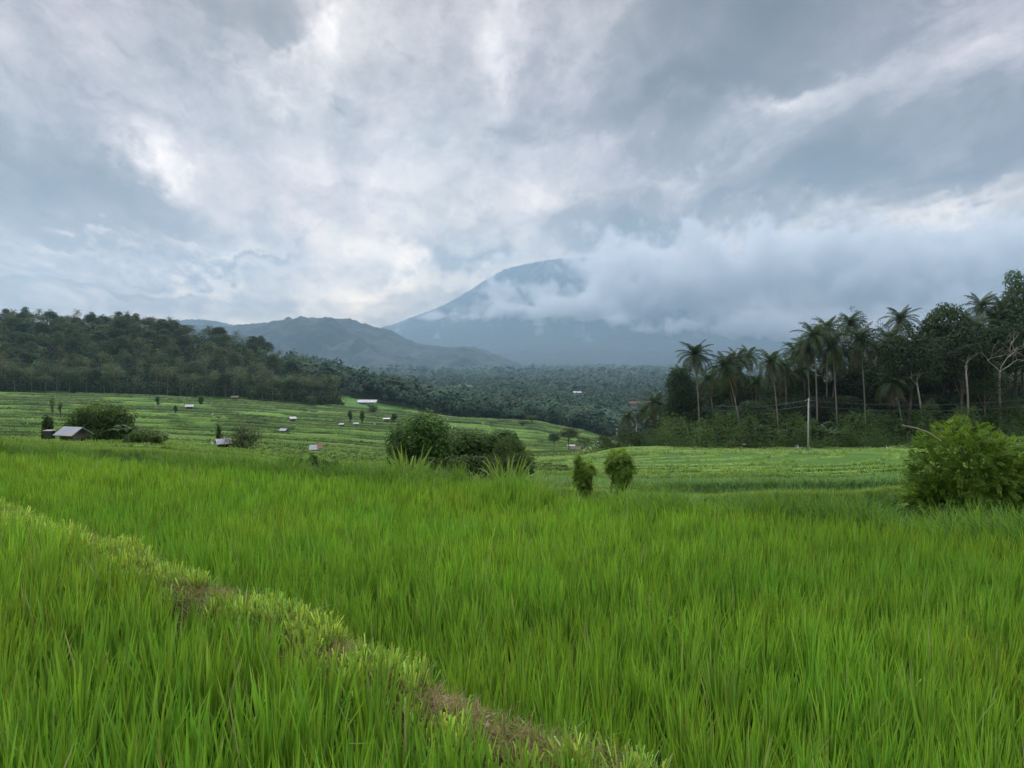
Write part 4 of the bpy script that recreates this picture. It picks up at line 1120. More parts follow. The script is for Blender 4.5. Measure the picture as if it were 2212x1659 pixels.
def hut(px, D, wpx, hpx, label, rz=0, roof=None, wall=None, slope=.55, depth=1.2, open_=False, roof2=None, name='field_hut', cat='hut', group=None, zoff=0, walls=True, eave=.14, gable_mat=None):
    """gabled hut; wpx/hpx are its surveyed size; ridge runs along local x"""
    W = wpx / F * D * .74; H = hpx / F * D * .9; dp = W * depth
    e = empty(name, at(px, D, zoff), rz); tag(e, label, cat, group)
    rh = min(slope * dp / 2, H * .6); eh = H - rh; ex = W * eave
    post = MB
    for sx in (-1, 1):
        for sy in (-1, 1):
            p_ = MB(); p_.tube([(sx * W * .40, sy * dp * .38, -.4), (sx * W * .40, sy * dp * .38, eh + .02)], max(.05, W * .018), 6); p_.build('post', m_wood, e)
    if walls:
        b = MB(); hw, hd = W * .40, dp * .38
        z0 = eh * (.40 if open_ else .02)
        for (a_, b_) in (((-hw, -hd), (hw, -hd)), ((hw, -hd), (hw, hd)), ((hw, hd), (-hw, hd)), ((-hw, hd), (-hw, -hd))):
            if open_ and a_[1] == -hd and b_[1] == -hd: continue
            m_ = ((a_[0] + b_[0]) / 2, (a_[1] + b_[1]) / 2, (z0 + eh) / 2); sx_ = abs(b_[0] - a_[0]) or .06; sy_ = abs(b_[1] - a_[1]) or .06
            b.box(m_, (sx_, sy_, eh - z0))
        b.build('wall', wall or m_board, e)
        fl = MB(); fl.box((0, 0, eh * .22), (W * .78, dp * .74, .08)); fl.build('floor', m_board, e)
        for sx in (-1, 1):
            gb_ = MB()
            x = sx * W * .40
            gb_.add([(x, -hd, eh), (x, hd, eh), (x, 0, eh + rh * .9), (x - .05 * sx, -hd, eh), (x - .05 * sx, hd, eh), (x - .05 * sx, 0, eh + rh * .9)], t=[[0, 1, 2], [3, 5, 4]])
            gb_.build('gable', gable_mat or m_board, e)
    th = max(.05, W * .02); L = W / 2 + ex; o = dp / 2 + ex
    for sg, mt in ((-1, roof or m_tin), (1, roof2 or roof or m_tin)):
        r = MB(); drop = rh * (ex / (dp / 2))
        r.slab([(-L, sg * o, eh - drop), (L, sg * o, eh - drop), (L, sg * th * .4, H), (-L, sg * th * .4, H)], th)
        r.build('roof', mt, e)
    return e

hut(157, 60, 60, 27, 'tin roofed hut half sunk behind the field, beside the big round tree on the left', rz=R(-22), roof=m_tin, depth=.95, slope=.62, zoff=.55)
hut(481, 82, 34, 30, 'small hut with patched white sheet roof beside the sparse bush', rz=R(30), roof=m_tinw, depth=.9, slope=.7, open_=True, zoff=.3)
hut(680, 112, 26, 17, 'hut roofed half with white and half with rusty sheets', rz=R(8), roof=m_tinw, roof2=m_rust, depth=.8, slope=.9, zoff=.2)
for e_ in [k for k in COL.objects if k.name.startswith('field_hut') and 'half with white' in k.get('label', '')]:
    r = MB(); r.slab([(.35, -1.0, .63), (1.15, -1.0, .63), (1.12, -.03, 1.2), (.35, -.03, 1.2)], .04); r.build('rusty_sheet', m_rust, e_)
hut(613, 215, 20, 12, 'grey tin roofed hut with shrubs on both sides', rz=R(-25), roof=m_tin, depth=.8)
hut(631, 290, 16, 14, 'white roofed hut highest on the left terraces near the slope', rz=R(35), roof=m_tinw, roof2=m_tin, depth=1.0)
hut(738, 262, 12, 10, 'tiny brown walled hut left of the bare shrubs', rz=R(-12), roof=m_tin, depth=.9)
hut(768, 285, 13, 10, 'small hut standing under bare branched shrubs', rz=R(20), roof=m_tin, depth=.9)
hut(835, 330, 16, 11, 'low hut with flat white roof left of the central bushes', rz=R(3), roof=m_tinw, wall=m_board, slope=.3, depth=.8)
hut(409, 330, 19, 12, 'dark hut with pale patched roof below the left wood', rz=R(10), roof=m_tinw, roof2=m_tin, wall=m_dark, depth=.8)
hut(508, 440, 18, 8, 'brown thatched hut at the edge of the left wood', rz=R(-5), roof=m_thatch, wall=m_board, depth=.7)
hut(1245, 192, 27, 16, 'open thatched field hut under the spreading tree', rz=R(-20), roof=m_thatch, depth=.8, open_=True, slope=.6)
hut(1305, 235, 11, 8, 'small grey hut right of the thatched field hut', rz=R(10), roof=m_tin, depth=.9)
hut(1234, 300, 18, 6, 'long pale shed behind the spreading tree', rz=R(5), roof=m_tinw, slope=.25, depth=.5)
hut(1297, 330, 13, 8, 'pale box shaped shed among the valley trees right of the terraces', rz=R(0), roof=m_tinw, slope=.2, wall=m_white, depth=.8)
hut(1590, 146, 32, 17, 'house with dark red tiled roof under the leaning palm', rz=R(-8), roof=m_tile, wall=m_board, depth=.7, name='house', cat='house', slope=.7)
hut(1612, 141, 17, 12, 'white roofed lean-to right of the red tiled house', rz=R(5), roof=m_tinw, wall=m_dark, depth=.7, slope=.25, name='shed', cat='shed', open_=True)
e_ = hut(794, 560, 44, 12, 'long building with bright white roof beyond the left terraces', rz=R(-3), roof=m_tinw, wall=m_white, depth=.35, slope=.5, name='long_building', cat='building')
b = MB(); b.box((-4.5, -2.6, .8), (5, .3, 1.7)); b.build('blue_wall', m_blue, e_)
for px, D, w_, h_, lab, rf in [(898, 1900, 12, 7, 'tiny white roof at the top of the clearing in the far wood', m_tinw), (892, 1250, 15, 8, 'small white domed roof at the foot of the clearing in the far wood', m_tinw),
    (1134, 1500, 9, 6, 'faint white roof in the wood right of the central bushes', m_tinw), (1246, 1500, 20, 9, 'white walled house with long roof in the middle of the plain', m_tinw),
    (1213, 1550, 15, 6, 'reddish roof left of the white house on the plain', m_tile), (1371, 1150, 26, 11, 'brown red tiled roofs by the gap left of the right wood', m_tile),
    (1401, 1200, 13, 10, 'bright orange roof left of the right wood', m_orange), (1427, 1700, 8, 6, 'faint pale roof close to the corner of the right wood', m_tinw),
    (1104, 1750, 8, 5, 'speck of a white roof on the plain left of the white house', m_tinw), (1022, 1100, 8, 5, 'pale roof among the palms above the terrace lip', m_tinw)]:
    hut(px, D, w_, h_ + 5, lab, rz=R(random.uniform(-15, 15)), roof=rf, wall=m_white, depth=.6, slope=.5, name='village_house', cat='house', zoff=4)

# water tank on its stand
e = empty('water_tank', at(105, 60, -.45)); tag(e, 'dark box tank with pale rim on a stand beside the left hut', 'tank')
b = MB(); b.box((0, 0, 1.25), (.58, .55, .62)); b.build('tank', m_dark, e)
b = MB(); b.box((0, 0, 1.59), (.68, .62, .06)); b.build('rim', m_conc, e)
for sx in (-1, 1):
    for sy in (-1, 1):
        b = MB(); b.box((sx * .23, sy * .22, .35), (.07, .07, 1.18)); b.build('leg', m_wood, e)

# ------------------------------------------------------------------ poles and cables
tops = []
for px, D, top, lab in [(1747, 127, 860, 'nearest and tallest concrete pole at the foot of the right wood'), (1500, 158, 866, 'concrete pole at the left corner of the right wood'),
                        (1375, 205, 905, 'third concrete pole, before the separate clump of palms'), (1333, 238, 925, 'farthest concrete pole, left of the clump of palms')]:
    b0 = at(px, D); H = P(px, top, D).z - b0.z; e = empty('utility_pole', b0, R(12)); tag(e, lab, 'utility pole')
    b = MB(); b.tube([(0, 0, -.5), (0, 0, H * .5), (0, 0, H)], [.17, .135, .10], 10); b.build('shaft', m_conc, e, True)
    b = MB(); b.box((0, -.02, H - .45), (1.3, .07, .07)); b.box((0, .12, H - .25), (.07, .3, .05)); b.build('crossarm', m_dark, e)
    for sx in (-.55, 0.18, .55):
        b = MB(); b.tube([(sx, -.02, H - .415), (sx, -.02, H - .33), (sx, -.02, H - .27)], [.035, .05, .02], 6); b.build('insulator', m_white, e)
    tops.append((b0, H))
def cable(a_, b_, sag, label):
    a_ = Vector(a_); b_ = Vector(b_); n = 18
    pts = [a_.lerp(b_, i / n) - Vector((0, 0, sag * 4 * (i / n) * (1 - i / n))) for i in range(n + 1)]
    b = MB(); b.tube(pts, .022, 4); o = b.build('power_cable', m_dark); tag(o, label, 'cable', 'cables strung along the poles')
def tp(i, dz): return tops[i][0] + Vector((0, 0, tops[i][1] - .3 - dz))
for dz, nm in ((0, 'upper'), (.9, 'lower')):
    cable(tp(0, dz), at(2420, 96) + Vector((0, 0, 8.2 - dz)), 1.4, f'{nm} cable sagging right from the nearest pole across the dark trees')
    cable(tp(1, dz), tp(0, dz), 1.0, f'{nm} cable between the nearest pole and the pole at the corner of the wood')
    cable(tp(2, dz), tp(1, dz), .9, f'{nm} cable from the corner pole back to the third pole')
    cable(tp(3, dz), tp(2, dz), .6, f'{nm} cable between the two farthest poles')
e = empty('bamboo_pole', at(398, 330)); tag(e, 'thin pole with a pale tip standing behind the dark hut on the left', 'pole')
b = MB(); b.tube([(0, 0, -.3), (.05, 0, 4.6)], [.09, .06], 6); b.build('shaft', m_wood, e); b = MB(); b.blob((.05, 0, 4.7), (.2, .2, .25), 6, 5); b.build('tip', m_white, e)
e = empty('kerb', at(1733, 136, .1), R(3)); tag(e, 'pale concrete kerb beside the foot of the nearest pole', 'kerb')
b = MB(); b.box((0, 0, .08), (3.2, .22, .22)); b.box((0, -.1, -.05), (3.0, .3, .12)); b.build('block', m_conc, e)

# ------------------------------------------------------------------ egrets
def egret_mesh():
    b = MB(); b.blob((0, 0, .30), (.22, .09, .10), 8, 6)
    b.tube([(.16, 0, .34), (.24, 0, .44), (.20, 0, .55), (.25, 0, .64)], [.05, .032, .026, .035], 6)
    b.blob((.27, 0, .65), (.055, .03, .03), 6, 5)
    b.add([(-.18, -.05, .30), (-.18, .05, .30), (-.36, .0, .24), (-.2, 0, .34)], t=[[0, 1, 2], [0, 2, 3], [1, 3, 2]])
    return b.mesh('body', True)
eg = egret_mesh(); lg = MB()
for s_ in (-1, 1): lg.tube([(.02, s_ * .035, .24), (-.02, s_ * .035, .12), (.02, s_ * .035, 0)], .009, 4)
lgm = lg.mesh('legs'); bk = MB(); bk.tube([(.31, 0, .65), (.42, 0, .63)], [.014, .003], 4); bkm = bk.mesh('beak')
m_egret = plain('white feathers', (.82, .82, .80), rough=.8, namt=.05); m_leg = plain('bird leg', (.12, .11, .05))
for px, D, s_, lab in [(58, 200, 2.0, 'white egret on the far left terraces'), (458, 300, 2.2, 'white egret high on the left terraces right of the dark hut'), (457, 110, 1.3, 'white egret standing left of the sparse bush'),
    (809, 300, 1.8, 'white egret left of the flat white roofed hut'), (967, 395, 2.2, 'white egret at the lip of the terraces above the central bushes'), (984, 350, 2.4, 'white egret on the terraces just above the central bushes'), (976, 330, 2.6, 'larger white egret between the central bushes'),
    (1722, 138, 1.4, 'white egret standing by the undergrowth left of the nearest pole'), (1725, 130, 1.2, 'white egret near the kerb by the nearest pole'), (1918, 125, 1.2, 'white egret on the bank left of the big right bush'), (1262, 190, 1.6, 'white egret right of the thatched field hut'), (1276, 186, 1.6, 'rightmost white egret by the thatched field hut')]:
    e = empty('egret', at(px, D, .15), random.uniform(0, 6.28), s_ * .8); tag(e, lab, 'bird', 'egrets in the fields')
    obj('body', eg, m_egret, e); obj('legs', lgm, m_leg, e); obj('beak', bkm, m_leg, e)

# ------------------------------------------------------------------ bushes and small trees
def leaf_bush(name, loc, lobes, label, cat, nleaf, L, W, base, hi, kind='simple', stems=6, mat=m_bush, droop=.5, hollow=.6, leafn='leaves'):
    """lobes: (x, y, z, rx, ry, rz). Leaves fill an outer shell; pinnate sprays or simple leaves"""
    e = empty(name, loc); tag(e, label, cat)
    st = MB(); tot_ = sum(l[3] * l[5] for l in lobes)
    for l in lobes[:stems]:
        c = np.array(l[:3])
        for k in range(3):
            end = c + rng.normal(size=3) * np.array([l[3], l[4], l[5]]) * .35
            b0 = np.array([rng.uniform(-.15, .15) + c[0] * .12, rng.uniform(-.12, .12), -.3])
            st.tube([b0, b0 * .5 + end * .5 * np.array([.7, .7, 1.1]), end], [.05, .035, .012], 5)
    st.build('stems', bark, e)
    mb = MB()
    for l in lobes:
        n = int(nleaf * l[3] * l[5] / tot_); c = np.array(l[:3]); r = np.array(l[3:6])
        d = rdir(n)
        bump = 1 + .22 * (fbm(d[:, 0] * 2.3 + c[0] * 3 + 9, d[:, 2] * 2.3 + d[:, 1] * 1.7 + c[2], 141, 3) - .5) * 2
        p = c + d * r * (rng.uniform(hollow ** 3, 1, n) ** (1 / 3) * bump)[:, None]
        ok = p[:, 2] > -.15; p = p[ok]; d = d[ok]; n = len(p)
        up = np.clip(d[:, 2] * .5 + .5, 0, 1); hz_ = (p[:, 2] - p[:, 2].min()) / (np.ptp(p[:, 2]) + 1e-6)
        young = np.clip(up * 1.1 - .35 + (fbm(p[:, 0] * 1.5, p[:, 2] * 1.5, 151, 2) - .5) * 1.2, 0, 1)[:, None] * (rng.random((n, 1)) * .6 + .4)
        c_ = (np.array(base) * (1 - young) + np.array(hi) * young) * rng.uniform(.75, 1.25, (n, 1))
        if kind == 'simple':
            N = unit(d * .7 + np.array([0, 0, .75]) + rdir(n) * .5); T = unit(d + np.array([0, 0, -droop]) + rdir(n) * .4)
            leaf_quads(mb, p, N, L * rng.uniform(.6, 1.3, n), W * rng.uniform(.7, 1.2, n), T=T, col=c_, fold=.12)
        else:
            T = unit(d * .9 + rdir(n) * .6 + np.array([0, 0, -.15])); N0 = unit(np.array([0, 0, 1.0]) + rdir(n) * .35 + d * .5)
            S = unit(np.cross(N0, T)); N = unit(np.cross(T, S)); m = 6; LL_ = L * rng.uniform(.7, 1.2, n)
            for j in range(m):
                f_ = (j + .6) / m
                ax = p + T * (LL_ * (f_ - .3))[:, None] - np.array([0, 0, 1.0]) * (droop * LL_ * f_ ** 2 * .6)[:, None]
                for sg in (-1, 1):
                    tt = unit(S * sg + T * .45)
                    leaf_quads(mb, ax + tt * (W * .75), N - tt * .15, W * 1.35, W * .95, T=tt, col=c_ * rng.uniform(.85, 1.15, (n, 1)), fold=.05)
            leaf_quads(mb, p + T * (LL_ * .75)[:, None], N, W * 1.5, W * .72, T=T, col=c_)
    mb.build(leafn, mat, e); return e

# big bush at the right edge, 14 m away
c0 = at(2085, 14.2); top = P(2085, 908, 14.2).z - c0.z
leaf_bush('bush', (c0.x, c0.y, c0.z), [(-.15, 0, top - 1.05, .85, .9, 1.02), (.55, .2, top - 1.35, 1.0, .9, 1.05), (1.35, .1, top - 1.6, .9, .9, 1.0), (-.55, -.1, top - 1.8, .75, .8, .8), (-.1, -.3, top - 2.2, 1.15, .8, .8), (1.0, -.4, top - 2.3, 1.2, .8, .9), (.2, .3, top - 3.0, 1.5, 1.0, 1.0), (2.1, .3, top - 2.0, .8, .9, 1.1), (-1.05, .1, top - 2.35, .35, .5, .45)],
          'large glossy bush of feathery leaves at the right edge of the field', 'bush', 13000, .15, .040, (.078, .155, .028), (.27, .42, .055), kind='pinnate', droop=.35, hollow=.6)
e = empty('dry_stalk', P(2032, 952, 13.4)); tag(e, 'dry pale bamboo stalk arching out of the big right bush', 'stalk')
b = MB(); q0 = e.location
b.tube([Vector((0, 0, 0)), P(2005, 934, 13.3) - q0, P(1980, 925, 13.2) - q0, P(1949, 918, 13.2) - q0], [.014, .013, .010, .006], 6); b.build('stalk', plain('dry cane', (.40, .36, .22)), e)

# bushes in the centre
for px, D, top_, w_, dy, lab, lob, cols_ in [
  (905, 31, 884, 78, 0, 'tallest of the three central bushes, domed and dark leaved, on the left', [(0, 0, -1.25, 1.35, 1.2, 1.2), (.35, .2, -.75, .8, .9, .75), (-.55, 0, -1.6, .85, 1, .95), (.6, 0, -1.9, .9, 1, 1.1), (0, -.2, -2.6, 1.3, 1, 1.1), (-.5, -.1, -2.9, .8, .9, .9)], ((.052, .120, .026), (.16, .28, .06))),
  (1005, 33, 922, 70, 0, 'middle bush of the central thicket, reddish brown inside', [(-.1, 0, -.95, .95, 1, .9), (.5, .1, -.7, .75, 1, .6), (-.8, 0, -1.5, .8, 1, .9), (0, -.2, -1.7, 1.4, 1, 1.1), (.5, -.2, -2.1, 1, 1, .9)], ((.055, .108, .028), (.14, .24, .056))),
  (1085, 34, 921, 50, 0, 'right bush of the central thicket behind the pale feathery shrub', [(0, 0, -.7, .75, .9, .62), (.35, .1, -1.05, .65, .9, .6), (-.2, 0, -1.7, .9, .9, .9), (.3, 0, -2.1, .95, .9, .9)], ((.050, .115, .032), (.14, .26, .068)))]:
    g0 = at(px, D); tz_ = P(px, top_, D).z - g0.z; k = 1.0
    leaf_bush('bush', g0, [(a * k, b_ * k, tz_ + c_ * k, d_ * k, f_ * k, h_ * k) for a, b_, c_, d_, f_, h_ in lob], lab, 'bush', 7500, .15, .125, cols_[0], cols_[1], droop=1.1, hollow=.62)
g0 = at(1112, 31.5); tz_ = P(1112, 945, 31.5).z - g0.z
leaf_bush('bush', g0, [(-.3, 0, tz_ - .6, .6, .6, .6), (.2, 0, tz_ - 1.2, .6, .6, .8), (-.5, 0, tz_ - 1.4, .7, .6, .7), (.1, 0, tz_ - 1.9, .7, .6, .6)], 'pale feathery shrub at the right end of the central thicket', 'bush', 2600, .22, .035, (.075, .125, .035), (.14, .22, .06), kind='pinnate')
g0 = at(1015, 29); tz_ = P(1015, 985, 29).z - g0.z
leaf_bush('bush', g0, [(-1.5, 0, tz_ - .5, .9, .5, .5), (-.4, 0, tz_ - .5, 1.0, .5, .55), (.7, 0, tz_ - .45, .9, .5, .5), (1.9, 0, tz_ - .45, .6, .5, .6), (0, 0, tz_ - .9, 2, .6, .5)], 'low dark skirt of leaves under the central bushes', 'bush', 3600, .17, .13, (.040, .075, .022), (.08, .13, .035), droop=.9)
g0 = at(852, 29.5); tz_ = P(852, 952, 29.5).z - g0.z
leaf_bush('bush', g0, [(0, 0, tz_ - .5, .38, .4, .5), (.1, 0, tz_ - 1.0, .5, .5, .6), (-.1, 0, tz_ - 1.5, .5, .5, .6)], 'fine leaved shrub left of the tallest central bush', 'bush', 1600, .09, .06, (.06, .10, .03), (.12, .19, .05))

# two young trees standing alone
def young(px, base, D, lob, lab, lean):
    g0 = at(px, D); e = leaf_bush('young_tree', g0, lob, lab, 'tree', 900, .17, .036, (.17, .29, .055), (.42, .56, .11), kind='pinnate', stems=3, droop=.5, hollow=.3)
    b = MB(); b.tube([(lean, 0, -.4), (lean * .5, 0, lob[-1][2] * .7), (0, 0, lob[0][2])], [.045, .04, .02], 7); b.build('trunk', bark, e, True); return e
g0 = at(1262, 23); t_ = P(1262, 990, 23).z - g0.z
young(1262, 1046, 23, [(.02, 0, t_ - .34, .31, .28, .20), (-.06, 0, t_ - .58, .26, .25, .22), (.03, 0, t_ - .84, .19, .2, .2), (-.17, 0, t_ - .08, .08, .08, .17)], 'smaller of the two lone young trees, with a straggling top shoot', .0)
g0 = at(1338, 22); t_ = P(1338, 969, 22).z - g0.z
young(1338, 1052, 22, [(.02, 0, t_ - .30, .34, .33, .28), (.10, 0, t_ - .55, .40, .36, .27), (.08, 0, t_ - .84, .27, .26, .2), (-.22, 0, t_ - .50, .2, .2, .2)], 'larger of the two lone young trees, round headed on a leaning trunk', -.42)

# left group
g0 = at(212, 64); t_ = P(212, 862, 64).z - g0.z
leaf_bush('tree', g0, [(.2, 0, t_ - 1.3, 2.0, 1.8, 1.25), (-1.2, 0, t_ - 1.8, 1.6, 1.6, 1.2), (1.6, 0, t_ - 1.6, 1.4, 1.6, 1.3), (0, 0, t_ - 2.6, 2.6, 1.8, 1.2), (2.1, 0, t_ - 2.9, 1.1, 1.4, 1.3), (-2.2, 0, t_ - 2.9, 1.0, 1.3, .9), (1.2, -.3, t_ - 3.6, 1.3, 1.2, 1.1)],
          'big round spreading tree beside the tin roofed hut on the left', 'tree', 9500, .26, .14, (.048, .092, .024), (.15, .24, .045), droop=.4, hollow=.6)
b = MB(); b.tube([(.2, -.5, -1), (.1, -.4, 1.2), (-.3, -.2, 2.6), (.3, 0, t_ - 1.8)], [.18, .15, .12, .08], 8); b.tube([(1.1, -.4, -1), (1.2, -.3, 1.3), (1.0, 0, t_ - 2)], [.14, .12, .08], 8); b.build('trunk', palebark, COL.objects['tree'], True)
def blob_tree(px, D, top_, wpx, lab, base=(.045, .085, .025), hi=(.10, .17, .045), L=.3, n=1500, name='shrub', cat='shrub', group=None):
    g0 = at(px, D); t_ = P(px, top_, D).z - g0.z; r = wpx / F * D / 2
    t_ = max(t_, r * .8)
    lob = [(random.uniform(-.4, .4) * r, 0, t_ * random.uniform(.35, .8), r * random.uniform(.5, .75), r * .6, t_ * random.uniform(.22, .34)) for _ in range(5)] + [(0, 0, t_ * .8, r * .45, r * .45, t_ * .2)]
    e = leaf_bush(name, g0, lob, lab, cat, n, L, L * .6, base, hi, droop=.4, hollow=.35); 
    if group: e['group'] = group
    return e
blob_tree(320, 56, 934, 115, 'light green sprawling bush right of the big left tree', (.055, .105, .028), (.16, .24, .06), L=.22, n=3000, name='bush', cat='bush')
blob_tree(101, 70, 898, 28, 'dark upright shrub behind the water tank', L=.25, n=1200)
blob_tree(520, 82, 915, 105, 'sparse twiggy bush behind the patched roof hut', (.070, .095, .045), (.14, .17, .08), L=.20, n=2400, name='bush', cat='bush')
blob_tree(472, 84, 915, 20, 'small dark sapling at the left of the sparse bush', L=.25, n=500)
blob_tree(112, 240, 852, 16, 'thin sapling standing alone high on the left terraces', L=.5, n=150); blob_tree(130, 238, 866, 14, 'shorter sapling right of the thin one on the left terraces', L=.5, n=130)
for px, D, tp_, w_, lab in [(341, 350, 855, 12, 'round bush on the terraces above the big left tree'), (378, 300, 874, 11, 'small dark bush left of the dark hut'), (434, 380, 853, 16, 'bush right of the dark hut near the wood'),
    (545, 455, 843, 26, 'clump of low trees right of the thatched hut'), (602, 452, 846, 18, 'low clump at the foot of the wood'), (672, 440, 856, 26, 'pale palm like clump at the corner of the wood'), (756, 300, 885, 14, 'dark round bush left of the bare branched shrub'),
    (782, 296, 884, 15, 'bare branched shrub above the small hut'), (600, 214, 937, 16, 'shrub left of the grey tin roofed hut'), (622, 212, 939, 16, 'shrub right of the grey tin roofed hut'), (850, 338, 892, 20, 'bushes right of the flat white roofed hut'),
    (805, 420, 872, 34, 'dark clump of trees below the long white roof'), (1492, 150, 952, 24, 'dense round shrub at the foot of the corner pole'), (1150, 430, 903, 40, 'shrubs on the lip of the far terraces'), (1130, 400, 930, 30, 'dark shrubs on the far terraced slope')]:
    blob_tree(px, D, tp_, w_, lab, L=.16 * D / 100 + .1, n=420, base=(.06, .105, .035), hi=(.13, .2, .06))
# broad leaved plants at the edge below the rusty roof
for px, tp_, lab in [(626, 985, 'leafy plant at the left end of the row by the field edge'), (650, 990, 'leafy plant in the row below the rusty roofed hut'), (675, 978, 'tallest leafy plant below the rusty roofed hut'), (702, 990, 'spreading leafy plant right of the tallest one'), (722, 992, 'last leafy plant on the right of the row')]:
    D = 27; g0 = at(px, D); H = P(px, tp_, D).z - g0.z
    e = leaf_bush('leafy_plant', g0, [(0, 0, H * .82, .16, .17, H * .18), (.14, 0, H * .62, .2, .2, H * .25), (-.15, 0, H * .6, .2, .2, H * .25), (0, 0, H * .3, .22, .2, H * .3)], lab, 'plant', 800, .16, .09, (.06, .12, .03), (.13, .22, .05), droop=.6, hollow=.2, stems=2)
    e['group'] = 'leafy plants along the field edge'
for px, tp_, s_, lab in [(270, 930, 1.1, 'banana plant with pale drooping leaves between the left tree and bush'), (285, 940, .9, 'smaller banana plant before the light green bush'), (258, 846, 1.0, 'slender plant with a leafy head behind the big left tree')]:
    D = 57 if s_ != 1.0 else 72; g0 = at(px, D); banana(g0, .75 * s_, lab)

# napier grass clumps at the far edge of the field
def cane(px, D, top_, n, spread, lab, pale=False):
    g0 = at(px, D); H = P(px, top_, D).z - g0.z; e = empty('cane_grass', g0); tag(e, lab, 'grass clump')
    az_ = rng.uniform(0, 6.28, n); r_ = rng.uniform(0, spread, n); B = np.stack([r_ * np.cos(az_), r_ * np.sin(az_) * .6, np.full(n, -.1)], 1)
    L = H * rng.uniform(.55, 1.12, n); c = vary((.17, .27, .05) if not pale else (.20, .30, .09), n, .15)
    mb = MB(); blades(mb, B, az_, rng.gamma(2, .09, n) + r_ * .5, rng.gamma(1.6, .45, n), L, rng.uniform(.034, .058, n), seg=7, col=c, tipcol=c * 1.15, basecol=np.array([.26, .23, .12]) * np.ones((n, 1)))
    mb.build('blades', m_grass, e)
    mb = MB(); k = 16
    for i in range(k):
        a_ = rng.uniform(0, 6.28); q = rng.uniform(0, spread * .7); x_, y_ = q * math.cos(a_), q * math.sin(a_) * .6
        mb.tube([(x_, y_, -.1), (x_ * 1.15, y_ * 1.15, H * rng.uniform(.3, .55))], [.011, .007], 5)
    mb.build('canes', plain('cane', (.30, .27, .13)), e)
cane(880, 15.6, 950, 110, .18, 'tall bright cane grass clump before the tallest central bush')
cane(912, 15.3, 985, 80, .22, 'low arching grass clump right of the tall bright one')
cane(1094, 14.4, 965, 120, .15, 'tall upright cane grass clump before the right central bush')
cane(1060, 14.6, 990, 40, .10, 'thin cane clump left of the upright one', True)
cane(1152, 14.2, 998, 120, .18, 'short pale grass clump right of the upright cane grass', True)
# ------------------------------------------------------------------ cloud bank hanging on the volcano
CB = [  # picture place, half sizes, distance, half depth, amount
 (955,686,75,10,13500,450,.72),(1015,676,80,16,13000,450,.78),(1130,676,120,22,12200,500,1.05),(1230,670,150,38,12000,600,1.15),(1100,640,70,44,13000,450,.66),(1050,600,24,18,13800,350,.40),(1150,605,40,26,13800,450,.46),
 (1195,640,80,36,13000,600,.74),(1350,600,120,90,13000,1000,1.1),(1420,630,190,90,12300,900,1.15),(1600,600,260,100,12300,1000,1.15),(1850,590,330,120,12300,1000,1.15),(2150,590,380,120,12300,1000,1.15),
 (1330,696,70,20,11200,450,.75),(1405,706,45,28,11200,450,.8),(1480,706,90,32,11200,500,.85),(1640,706,190,40,11300,600,1.1),(1950,720,300,50,11300,600,1.15),(2250,690,300,80,11300,800,1.1),(1310,560,80,40,13800,700,.6),(1140,556,100,14,14600,700,.4)]
x0, x1 = (830 - 1106) / F * 12500, (2700 - 1106) / F * 12500
zb0, zb1 = tz(1106, 780) * 12500, tz(1106, 470) * 13800
cbm = MB(); cbm.box(((x0 + x1) / 2, 12900, (zb0 + zb1) / 2), (x1 - x0, 5200, zb1 - zb0))
cm = bpy.data.materials.new('cloud vapour'); cm.use_nodes = True; t = NT(cm.node_tree); t.n.clear()
geo = t.new('ShaderNodeNewGeometry'); pos = geo.outputs['Position']
wp = t.vmath('ADD', pos, t.vmath('SCALE', t.vmath('SUBTRACT', t.noise(pos, 1 / 700, 4, .6, col=True), (.5, .5, .5)), 620.0))
acc = None
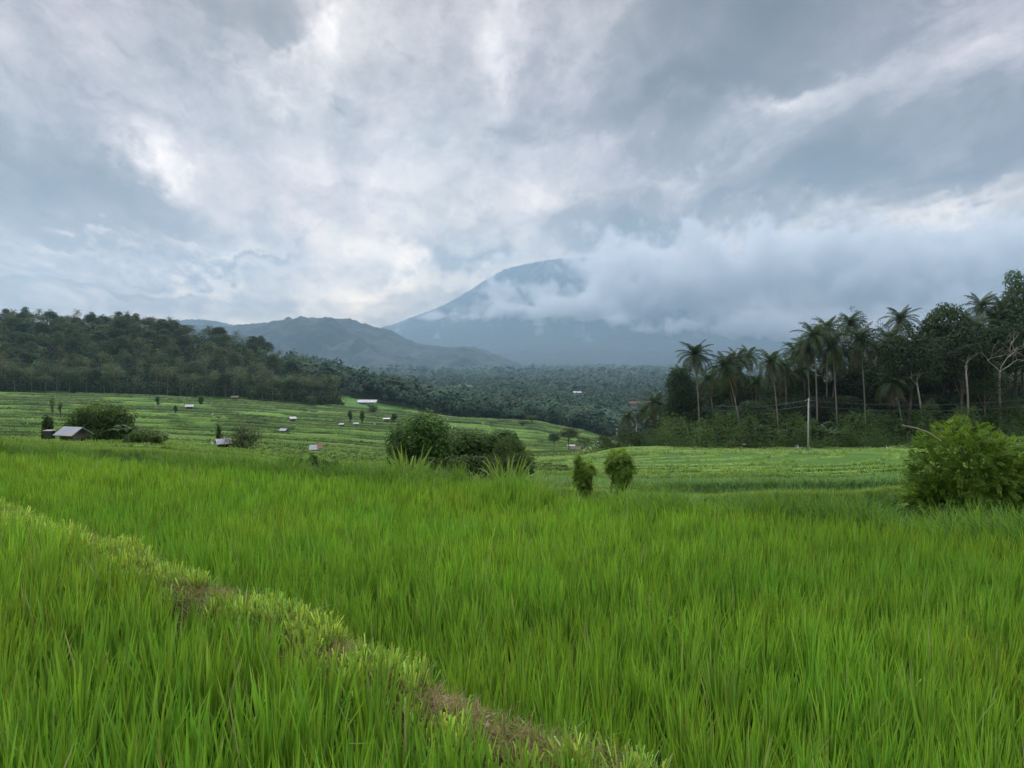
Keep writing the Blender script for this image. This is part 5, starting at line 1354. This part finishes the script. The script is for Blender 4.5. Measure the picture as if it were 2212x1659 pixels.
for px, py, sx, sy, D, dp, amp in CB:
    c = P(px, py, D); m = t.new('ShaderNodeMapping', vector_type='TEXTURE'); m.inputs['Location'].default_value = c
    m.inputs['Scale'].default_value = (sx / F * D * 1.35, dp * 1.3, sy / F * D * 1.35); t.l.new(wp, m.inputs[0])
    g = t.new('ShaderNodeTexGradient', gradient_type='SPHERICAL'); t.l.new(m.outputs[0], g.inputs[0])
    acc = t.math('MULTIPLY', g.outputs['Fac'], amp) if acc is None else t.math('MAXIMUM', acc, t.math('MULTIPLY', g.outputs['Fac'], amp))
nz = t.noise(pos, 1 / 520, 7, .60)
dens = t.math('SUBTRACT', t.math('ADD', t.math('MULTIPLY', acc, 3.0), t.math('MULTIPLY', t.math('SUBTRACT', nz, .5), 8.5)), 1.2)
dens = t.math('MULTIPLY', t.math('MINIMUM', t.math('MAXIMUM', dens, 0.0), 1.0), .0042)
pv = t.new('ShaderNodeVolumePrincipled'); t.l.new(dens, pv.inputs['Density']); pv.inputs['Color'].default_value = (1, 1, 1, 1); pv.inputs['Anisotropy'].default_value = 0.0
o_ = t.new('ShaderNodeOutputMaterial'); t.l.new(pv.outputs[0], o_.inputs['Volume'])
cm.cycles.volume_step_rate = .12
tag(cbm.build('cloud_bank', cm), 'grey white cloud bank wrapped round the summit and right flank of the volcano', 'cloud', kind='stuff')
# ------------------------------------------------------------------ air
HAZE = 6.9e-5
hb = MB(); zlo, zhi = float(TZ.min()) - 160.0, 2330.0
hb.box((1400, 7200, (zlo + zhi) / 2), (32200, 20600, zhi - zlo))
hm = bpy.data.materials.new('haze'); hm.use_nodes = True; t = NT(hm.node_tree); t.n.clear()
pv = t.new('ShaderNodeVolumePrincipled'); pv.inputs['Density'].default_value = HAZE
pv.inputs['Color'].default_value = (.53, .78, 1.0, 1); pv.inputs['Anisotropy'].default_value = .25
o_ = t.new('ShaderNodeOutputMaterial'); t.l.new(pv.outputs[0], o_.inputs['Volume'])
hm.cycles.homogeneous_volume = True
hz = hb.build('haze', hm); tag(hz, 'thin blue humid air over the plain', 'haze', kind='stuff')
